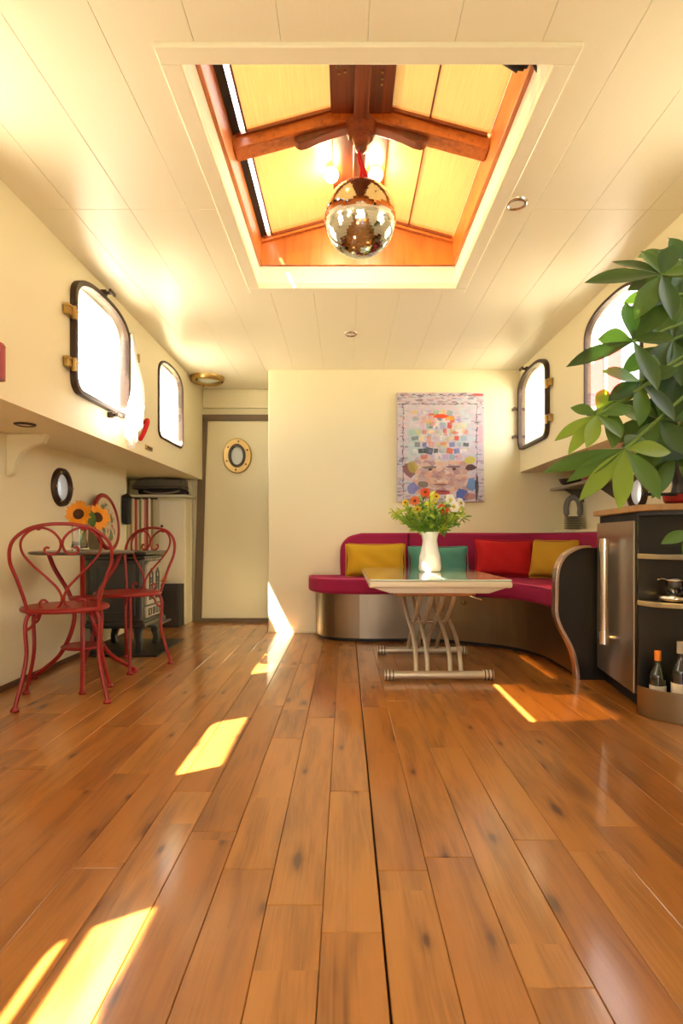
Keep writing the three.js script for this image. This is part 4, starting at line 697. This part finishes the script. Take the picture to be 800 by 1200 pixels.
{ // glass vase and sunflowers
  const bx0 = -1.40, bz = -3.06, H = 0.692;
  const v = thing('glass_vase', 'clear glass vase with the sunflowers on the bistro table', 'vase', [bx0, H, bz]);
  obj('body', lathe([[0.001, 0.004], [0.04, 0.0], [0.045, 0.01], [0.038, 0.06], [0.042, 0.13], [0.045, 0.15], [0.042, 0.15], [0.039, 0.13], [0.035, 0.06], [0.041, 0.014], [0.001, 0.01]], 30), MP({ color: '#ffffff', roughness: 0.02, transmission: 1, thickness: 0.004, ior: 1.45 }), v);
  const pet = MP({ color: '#f0a010', roughness: 0.6, transmission: 0.25, thickness: 0, side: THREE.DoubleSide });
  function sunflower(px, py, d, nrm, label) {
    const t = P(px, py, d), g = thing('sunflower', label, 'sunflower', [0, 0, 0], 0, 'sunflowers in the glass vase'), n = V(...nrm).normalize(), ps = [], q = new THREE.Quaternion().setFromUnitVectors(V(0, 0, 1), n);
    obj('stem', tube([[bx0, H + 0.02, bz], [bx0 + (t.x - bx0) * 0.3, H + 0.11, bz + (t.z - bz) * 0.3], [t.x - n.x * 0.03, t.y - 0.02, t.z - n.z * 0.03], [t.x - n.x * 0.008, t.y - n.y * 0.008, t.z - n.z * 0.008]], 0.005, 20, 6), M({ color: '#6f8f35', roughness: 0.7 }), g);
    for (let l = 0; l < 2; l++) for (let k = 0; k < 16; k++) { const a = (k + l / 2) / 16 * 2 * Math.PI + rr(-0.1, 0.1), dir = V(Math.cos(a), Math.sin(a), 0.15 + 0.35 * l).applyQuaternion(q); ps.push(aim(leafGeo(rr(0.068, 0.082), 0.03, 0.2, 0.15, 5, 1.0), t, dir, n)); }
    obj('petals', ps, pet, g);
    obj('seed_head', lathe([[0.001, 0.018], [0.015, 0.017], [0.028, 0.01], [0.033, 0]], 22).rotateX(Math.PI / 2).applyQuaternion(q).translate(t.x + n.x * 0.004, t.y + n.y * 0.004, t.z + n.z * 0.004), M({ color: '#4a2a10', roughness: 0.95, bumpMap: speckBump, bumpScale: 0.003 }), g);
  }
  sunflower(93, 603, 3.0, [0.1, 0.15, 1], 'sunflower facing the room with its dark seed head showing');
  sunflower(113, 607, 3.1, [0.75, 0.2, 0.6], 'sunflower turned aside towards the stove');
  const lf = thing('sunflower_leaf', 'drooping green leaf between the two sunflowers', 'leaf'); const t = P(107, 598, 3.0);
  obj('blade', aim(leafGeo(0.1, 0.045, 0.5, 0.1, 6), t, V(0.1, -1, 0.15), V(0.2, 0.2, 1)), leafMats[1], lf); obj('leaf_stalk', tube([t, t.clone().add(V(-0.01, -0.03, -0.04)), V(bx0, H + 0.1, bz)], 0.003, 12, 5), leafMats[1], lf);
}
// ------------------------------------------------------------------ stove, tray, things around it
{
  const en = MP({ color: '#17201a', roughness: 0.35, clearcoat: 0.6, clearcoatRoughness: 0.2 }), ivory = MP({ color: '#b9b096', roughness: 0.35, clearcoat: 0.5 });
  const s = thing('cast_iron_stove', 'dark green cast iron stove with an ivory ornamental front', 'stove', [-1.49, 0, -3.945]);
  // own axes: x towards the room is the ornamental front
  const X0 = -0.17, X1 = 0.17, Z = 0.195;
  obj('body', rb(X1 - X0, 0.42, 2 * Z, 0, 0.395, 0, 0.012), en, s);
  obj('base', [rb(0.39, 0.035, 0.44, 0.005, 0.175, 0, 0.012), rb(0.37, 0.02, 0.42, 0.003, 0.2, 0, 0.008)], en, s);
  obj('top_plate', [rb(0.385, 0.02, 0.43, 0.003, 0.615, 0, 0.008), rb(0.41, 0.022, 0.46, 0.005, 0.642, 0, 0.01)], en, s);
  for (const z of [-1, 1]) obj('side_panel', ext([[-0.13, 0.24], [0.13, 0.24], [0.13, 0.57], [-0.13, 0.57]], 0.012, [[[-0.11, 0.26], [0.11, 0.26], [0.11, 0.55], [-0.11, 0.55]]], 0.003).translate(0, 0, z > 0 ? Z - 0.002 : -Z - 0.01), en, s);
  for (const [x, z] of [[1, 1], [1, -1], [-1, 1], [-1, -1]]) obj('leg', ext(smoothPath([[-0.03, 0.165], [-0.025, 0.1], [-0.01, 0.05], [-0.015, 0.0], [0.02, 0.0], [0.03, 0.05], [0.022, 0.1], [0.035, 0.165]], 30), 0.04, [], 0.006).translate(0, 0, -0.02).rotateY(x > 0 ? 0 : Math.PI).translate(x * 0.14, 0, z * 0.165), en, s);
  // front: relief frame, mica door and drawer
  const fr = new THREE.Matrix4().makeBasis(V(0, 0, -1), V(0, 1, 0), V(1, 0, 0)), onF = (g) => g.applyMatrix4(fr).translate(X1, 0, 0);
  const door = obj('fire_door', onF(ext([[-0.14, 0.3], [0.14, 0.3], [0.14, 0.56], [0.09, 0.585], [-0.09, 0.585], [-0.14, 0.56]], 0.018, [], 0.004)), ivory, s);
  const bars = []; for (const [a, b, c, d] of [[-0.1, -0.03, 0.33, 0.54], [0.03, 0.1, 0.33, 0.54]]) bars.push(ext([[a, c], [b, c], [b, d - 0.03], [(a + b) / 2, d], [a, d - 0.03]], 0.006, [[[a + 0.014, c + 0.014], [b - 0.014, c + 0.014], [b - 0.014, d - 0.045], [(a + b) / 2, d - 0.02], [a + 0.014, d - 0.045]]], 0.0015).translate(0, 0, 0.018));
  for (const z of [-0.065, 0.065]) for (let k = 0; k < 3; k++) bars.push(new THREE.TorusGeometry(0.016, 0.004, 6, 16).translate(z, 0.37 + k * 0.045, 0.02));
  obj('relief', bars.map(g => onF(g)), en, door);
  obj('door_knob', [tube([[X1 + 0.018, 0.44, -0.13], [X1 + 0.05, 0.445, -0.13]], 0.006, 6, 6), ball(0.016, X1 + 0.058, 0.446, -0.13)], brass, door);
  const dr = obj('ash_drawer', onF(ext([[-0.14, 0.215], [0.14, 0.215], [0.14, 0.288], [-0.14, 0.288]], 0.016, [], 0.003)), ivory, s);
  for (const [z, w] of [[-0.08, 0.05], [0, 0.04], [0.08, 0.05]]) obj('drawer_relief', onF(ext([[z - w / 2, 0.228], [z + w / 2, 0.228], [z + w / 2, 0.275], [z - w / 2, 0.275]], 0.006, [[[z - w / 2 + 0.008, 0.236], [z + w / 2 - 0.008, 0.236], [z + w / 2 - 0.008, 0.267], [z - w / 2 + 0.008, 0.267]]], 0.0015).translate(0, 0, 0.016)), en, dr);
  obj('frieze', [-0.12, -0.06, 0, 0.06, 0.12].map(z => onF(new THREE.TorusGeometry(0.02, 0.005, 6, 18, Math.PI).translate(z, 0.59, 0.006))), ivory, s);
  obj('ash_ledge', rb(0.09, 0.014, 0.34, X1 + 0.04, 0.165, 0, 0.006), en, s);
  tag(obj('hearth_plate', sd(-1.685, -1.2, 0.001, 0.012, 3.69, 4.3, 0.004), M({ color: '#2c2a26', roughness: 0.5, metalness: 0.4 })), 'dark metal hearth plate on the floor under the stove', 'hearth plate');
  s.position.y = 0.0165;
}
{
  const t = thing('round_tray', 'painted tray with a thick red rim leaning on the wall above the stove', 'tray', [-1.60, 0.669, -3.945]);
  const tilt = -0.2, at = (g) => g.rotateY(Math.PI / 2).scale(1, 1.0, 1).translate(0, 0.197, 0).rotateZ(0.13);
  obj('plate', at(cyl(0.18, 0.18, 0.01, 0, 0, 0, 48).rotateX(Math.PI / 2)), M({ map: tex(256, 256, (u, v) => { const r = Math.hypot(u - 0.5, v - 0.5), n = fbm(u * 7, v * 7); return n > 0.58 && r < 0.36 ? [96, 108, 62] : n < 0.36 && r < 0.36 ? [176, 70, 52] : [206, 188, 150]; }), roughness: 0.45 }), t);
  obj('rim', at(new THREE.TorusGeometry(0.183, 0.016, 10, 60)), redPaint, t);
}
{ // cupboard beside the door with striped hanging, case and dome on top
  const c = thing('low_cupboard', 'cream cupboard under the side deck next to the door', 'cupboard');
  obj('body', sd(-1.955, -1.395, 0.0, 1.11, 5.08, 5.265, 0.004), cream, c);
  obj('top_board', sd(-1.955, -1.36, 1.11, 1.13, 4.98, 5.266, 0.004), M({ color: '#cfd0b4', roughness: 0.5 }), c);
  const dr = obj('door', sd(-1.63, -1.41, 0.06, 1.08, 5.062, 5.08, 0.003), creamGloss, c);
  obj('knob', ball(0.012, -1.6, 0.86, -5.053), bronze, dr);
  const h = thing('striped_hanging', 'white hanging cloth with green, pink and red stripes on the cupboard', 'cloth');
  const st = ['#eee8d4', '#a8b06a', '#eee6d0', '#d9c45a', '#efe6d2', '#c25a48', '#f0e8d8', '#8fa05e', '#eddcc8', '#d98a84', '#b4604a', '#eee4cc', '#8c7a4c', '#d9d2b0'];
  const map = tex(256, 8, (u) => { const k = Math.floor(u * st.length), col = new THREE.Color(st[Math.min(k, st.length - 1)]).getHex(); return [col >> 16 & 255, col >> 8 & 255, col & 255]; });
  const g = new THREE.PlaneGeometry(0.28, 0.52, 60, 6); const p = g.attributes.position; for (let i = 0; i < p.count; i++) p.setZ(i, 0.008 * Math.sin(p.getX(i) * 90)); g.computeVertexNormals(); g.translate(-1.795, 0.84, -5.045);
  obj('cloth', g, M({ map, roughness: 0.9, side: THREE.DoubleSide }), h); obj('rod', tube([[-1.95, 1.098, -5.045], [-1.64, 1.098, -5.045]], 0.006, 4, 8), bronze, h);
  const b = thing('black_bag', 'dark soft bag lying on the cupboard top', 'bag', [-1.6, 1.131, -5.11]);
  obj('bag_body', rb(0.4, 0.05, 0.2, 0, 0.026, 0, 0.024, 4), M({ color: '#26211f', roughness: 0.8 }), b); obj('strap', tube([[-0.14, 0.03, 0.1], [-0.05, 0.01, 0.13], [0.08, 0.012, 0.125], [0.16, 0.03, 0.1]], 0.008, 24, 6), M({ color: '#7a6f66', roughness: 0.7 }), b);
  const q = thing('domed_case', 'grey domed case stacked on the dark bag beside the door', 'case', [-1.61, 1.183, -5.12]);
  obj('shell', ext(smoothPath([[-0.24, 0], [-0.235, 0.035], [-0.19, 0.075], [-0.1, 0.092], [0.12, 0.088], [0.19, 0.085]], 24).concat([[0.2, 0]]), 0.2, [], 0.012).translate(0, 0, -0.1), M({ color: '#5d5a50', roughness: 0.5 }), q); obj('seam', rb(0.44, 0.006, 0.206, -0.02, 0.02, 0, 0.002), black, q);
  const bo = thing('black_loudspeaker', 'dark grey box standing on the floor beside the door', 'speaker', [-1.50, 0, -4.97]);
  obj('cabinet', rb(0.19, 0.36, 0.16, 0, 0.182, 0, 0.006), M({ color: '#2d2a28', roughness: 0.7 }), bo); obj('grille', rb(0.17, 0.33, 0.008, 0, 0.185, 0.081, 0.003), M({ color: '#3a3634', roughness: 0.9, bumpMap: weaveBump, bumpScale: 0.001 }), bo);
  const wc = thing('wall_lantern', 'narrow dark lantern fixed to the wall edge behind the tray', 'lantern', [LL + 0.02, 0.96, -4.42]);
  obj('case', rb(0.05, 0.2, 0.07, 0.012, 0, 0, 0.01), black, wc); obj('cap', lathe([[0.04, 0.1], [0.03, 0.12], [0.001, 0.135]], 12).translate(0.012, 0, 0), black, wc);
}

// ------------------------------------------------------------------ leafy plant
{
  const p = thing('potted_money_tree', 'leafy green money tree reaching in over the rounded shelves', 'plant', [1.24, 0, -1.62]);
  obj('pot', lathe([[0.001, 0.0], [0.12, 0.0], [0.13, 0.02], [0.16, 0.27], [0.17, 0.28], [0.17, 0.31], [0.155, 0.31], [0.15, 0.27], [0.001, 0.265]], 40), M({ color: '#9a5636', roughness: 0.8 }), p);
  obj('soil', cyl(0.15, 0.15, 0.01, 0, 0.272, 0, 30), M({ color: '#2c1f15', roughness: 1 }), p);
  const bark = M({ color: '#7c6a45', roughness: 0.85, bumpMap: speckBump, bumpScale: 0.004 }), greenStem = M({ color: '#6b8a35', roughness: 0.6 });
  obj('trunk', [tube([[0, 0.26, 0], [0.03, 0.5, 0.02], [-0.02, 0.8, 0.0], [0.02, 1.1, -0.02], [0, 1.35, 0]], 0.022, 30, 10), tube([[0.02, 0.26, 0.02], [-0.03, 0.5, -0.01], [0.02, 0.8, 0.02], [-0.02, 1.1, 0.02], [0.02, 1.4, 0.02]], 0.018, 30, 10)], bark, p);
  const O = V(1.24, 0, -1.62), top = V(0.0, 1.32, 0);
  // clusters: hub pixel, distance, leaf tips as pixels with a depth shift, tone
  const cl = [
    [775, 322, 1.55, [[688, 331, -0.02, 24], [716, 305, 0.1, 20], [752, 292, 0.05, 18], [790, 286, -0.03, 20], [812, 318, -0.06, 20], [748, 372, -0.08, 22], [790, 372, -0.08, 22]], 1],
    [800, 305, 1.7, [[770, 292, 0.05, 18], [785, 278, 0, 18], [830, 285, 0, 20], [760, 330, -0.02, 22], [800, 360, -0.05, 24]], 1],
    [742, 400, 1.5, [[667, 430, -0.03, 20], [700, 398, 0.02, 28], [735, 352, 0.05, 20], [733, 395, 0.08, 20], [790, 352, 0, 22], [792, 398, -0.05, 20], [772, 455, -0.1, 22]], 0],
    [750, 447, 1.5, [[708, 436, -0.04, 20], [716, 470, -0.05, 18], [770, 415, 0.05, 22], [796, 432, -0.02, 20], [792, 492, -0.04, 24], [752, 498, -0.06, 20]], 0],
    [788, 398, 1.62, [[755, 372, 0, 22], [790, 345, 0.05, 22], [828, 380, 0, 24], [760, 440, -0.06, 22], [800, 450, -0.08, 24]], 3],
    [795, 345, 1.66, [[752, 350, 0, 24], [768, 312, 0.04, 22], [830, 330, 0, 24], [770, 392, -0.06, 24], [812, 396, -0.05, 24]], 1],
    [700, 486, 1.45, [[652, 517, -0.02, 14], [668, 532, -0.05, 14], [690, 524, -0.08, 16], [668, 478, 0.02, 16], [712, 455, 0.03, 18], [742, 478, 0, 20], [728, 512, -0.05, 20]], 2],
    [718, 478, 1.5, [[690, 502, -0.03, 16], [700, 462, 0.04, 16], [742, 455, 0.05, 18], [756, 492, 0, 20], [720, 524, -0.06, 20]], 2],
    [732, 526, 1.45, [[640, 556, -0.02, 18], [668, 566, -0.04, 16], [684, 588, -0.06, 18], [728, 596, -0.08, 20], [774, 584, -0.05, 28], [788, 531, 0.0, 22], [752, 510, 0.06, 20]], 2],
    [772, 492, 1.58, [[802, 532, -0.04, 28], [790, 452, 0.05, 22], [738, 472, 0.02, 20], [748, 530, -0.06, 20], [822, 482, 0, 24]], 0],
    [796, 440, 1.6, [[768, 470, -0.03, 22], [788, 492, -0.06, 22], [768, 418, 0.04, 22], [826, 420, 0.02, 24], [830, 470, -0.02, 24]], 3],
    [812, 622, 1.5, [[777, 638, -0.03, 14], [806, 660, -0.05, 16]], 1],
    [806, 520, 1.62, [[778, 540, -0.05, 22], [786, 500, 0.02, 22], [830, 540, 0, 24]], 3],
  ];
  for (let i = 0; i < 12; i++) {
    const hx = rr(772, 815), hy = 300 + i * 21, tips = [], n = 5 + Math.floor(rnd() * 2), a0 = rnd() * 6;
    for (let k = 0; k < n; k++) { const a = a0 + k / n * 6.28, L = rr(42, 62); tips.push([hx + L * Math.cos(a), hy + L * 0.8 * Math.sin(a) + 14, rr(-0.08, 0.06), rr(17, 24)]); }
    cl.push([hx, hy, rr(1.6, 1.8), tips, [0, 3, 1][i % 3]]);
  }
  for (const [hx, hy, hd, tips, tone] of cl) {
    const hub = P(hx, hy, hd).sub(O);
    const st = obj('leaf_stalk', tube([top.clone().add(V(rr(-0.02, 0.02), rr(-0.15, 0.05), rr(-0.02, 0.02))), top.clone().lerp(hub, 0.5).add(V(0.03, 0.06, 0)), hub], 0.0042, 24, 6), greenStem, p);
    for (const [tx, ty, dz, wpx] of tips) {
      const tip = P(tx, ty, hd + dz).sub(O), dir = tip.clone().sub(hub), len = dir.length();
      const m = tone === 2 ? leafMats[rnd() < 0.6 ? 2 : 1] : tone === 1 ? leafMats[rnd() < 0.6 ? 1 : 0] : tone === 3 ? leafMats[rnd() < 0.5 ? 3 : 0] : leafMats[[0, 1, 3][Math.floor(rnd() * 3)]];
      obj('leaf', aim(leafGeo(len * 1.03, wpx * hd / F * 1.15, 0.16, 0.14, 9, 1.15), hub, dir.add(V(0, len * 0.07, 0)), V(rr(-0.3, 0.3), 0.55, 0.9)), m, p);
    }
  }
}
renderer.render(scene, camera);
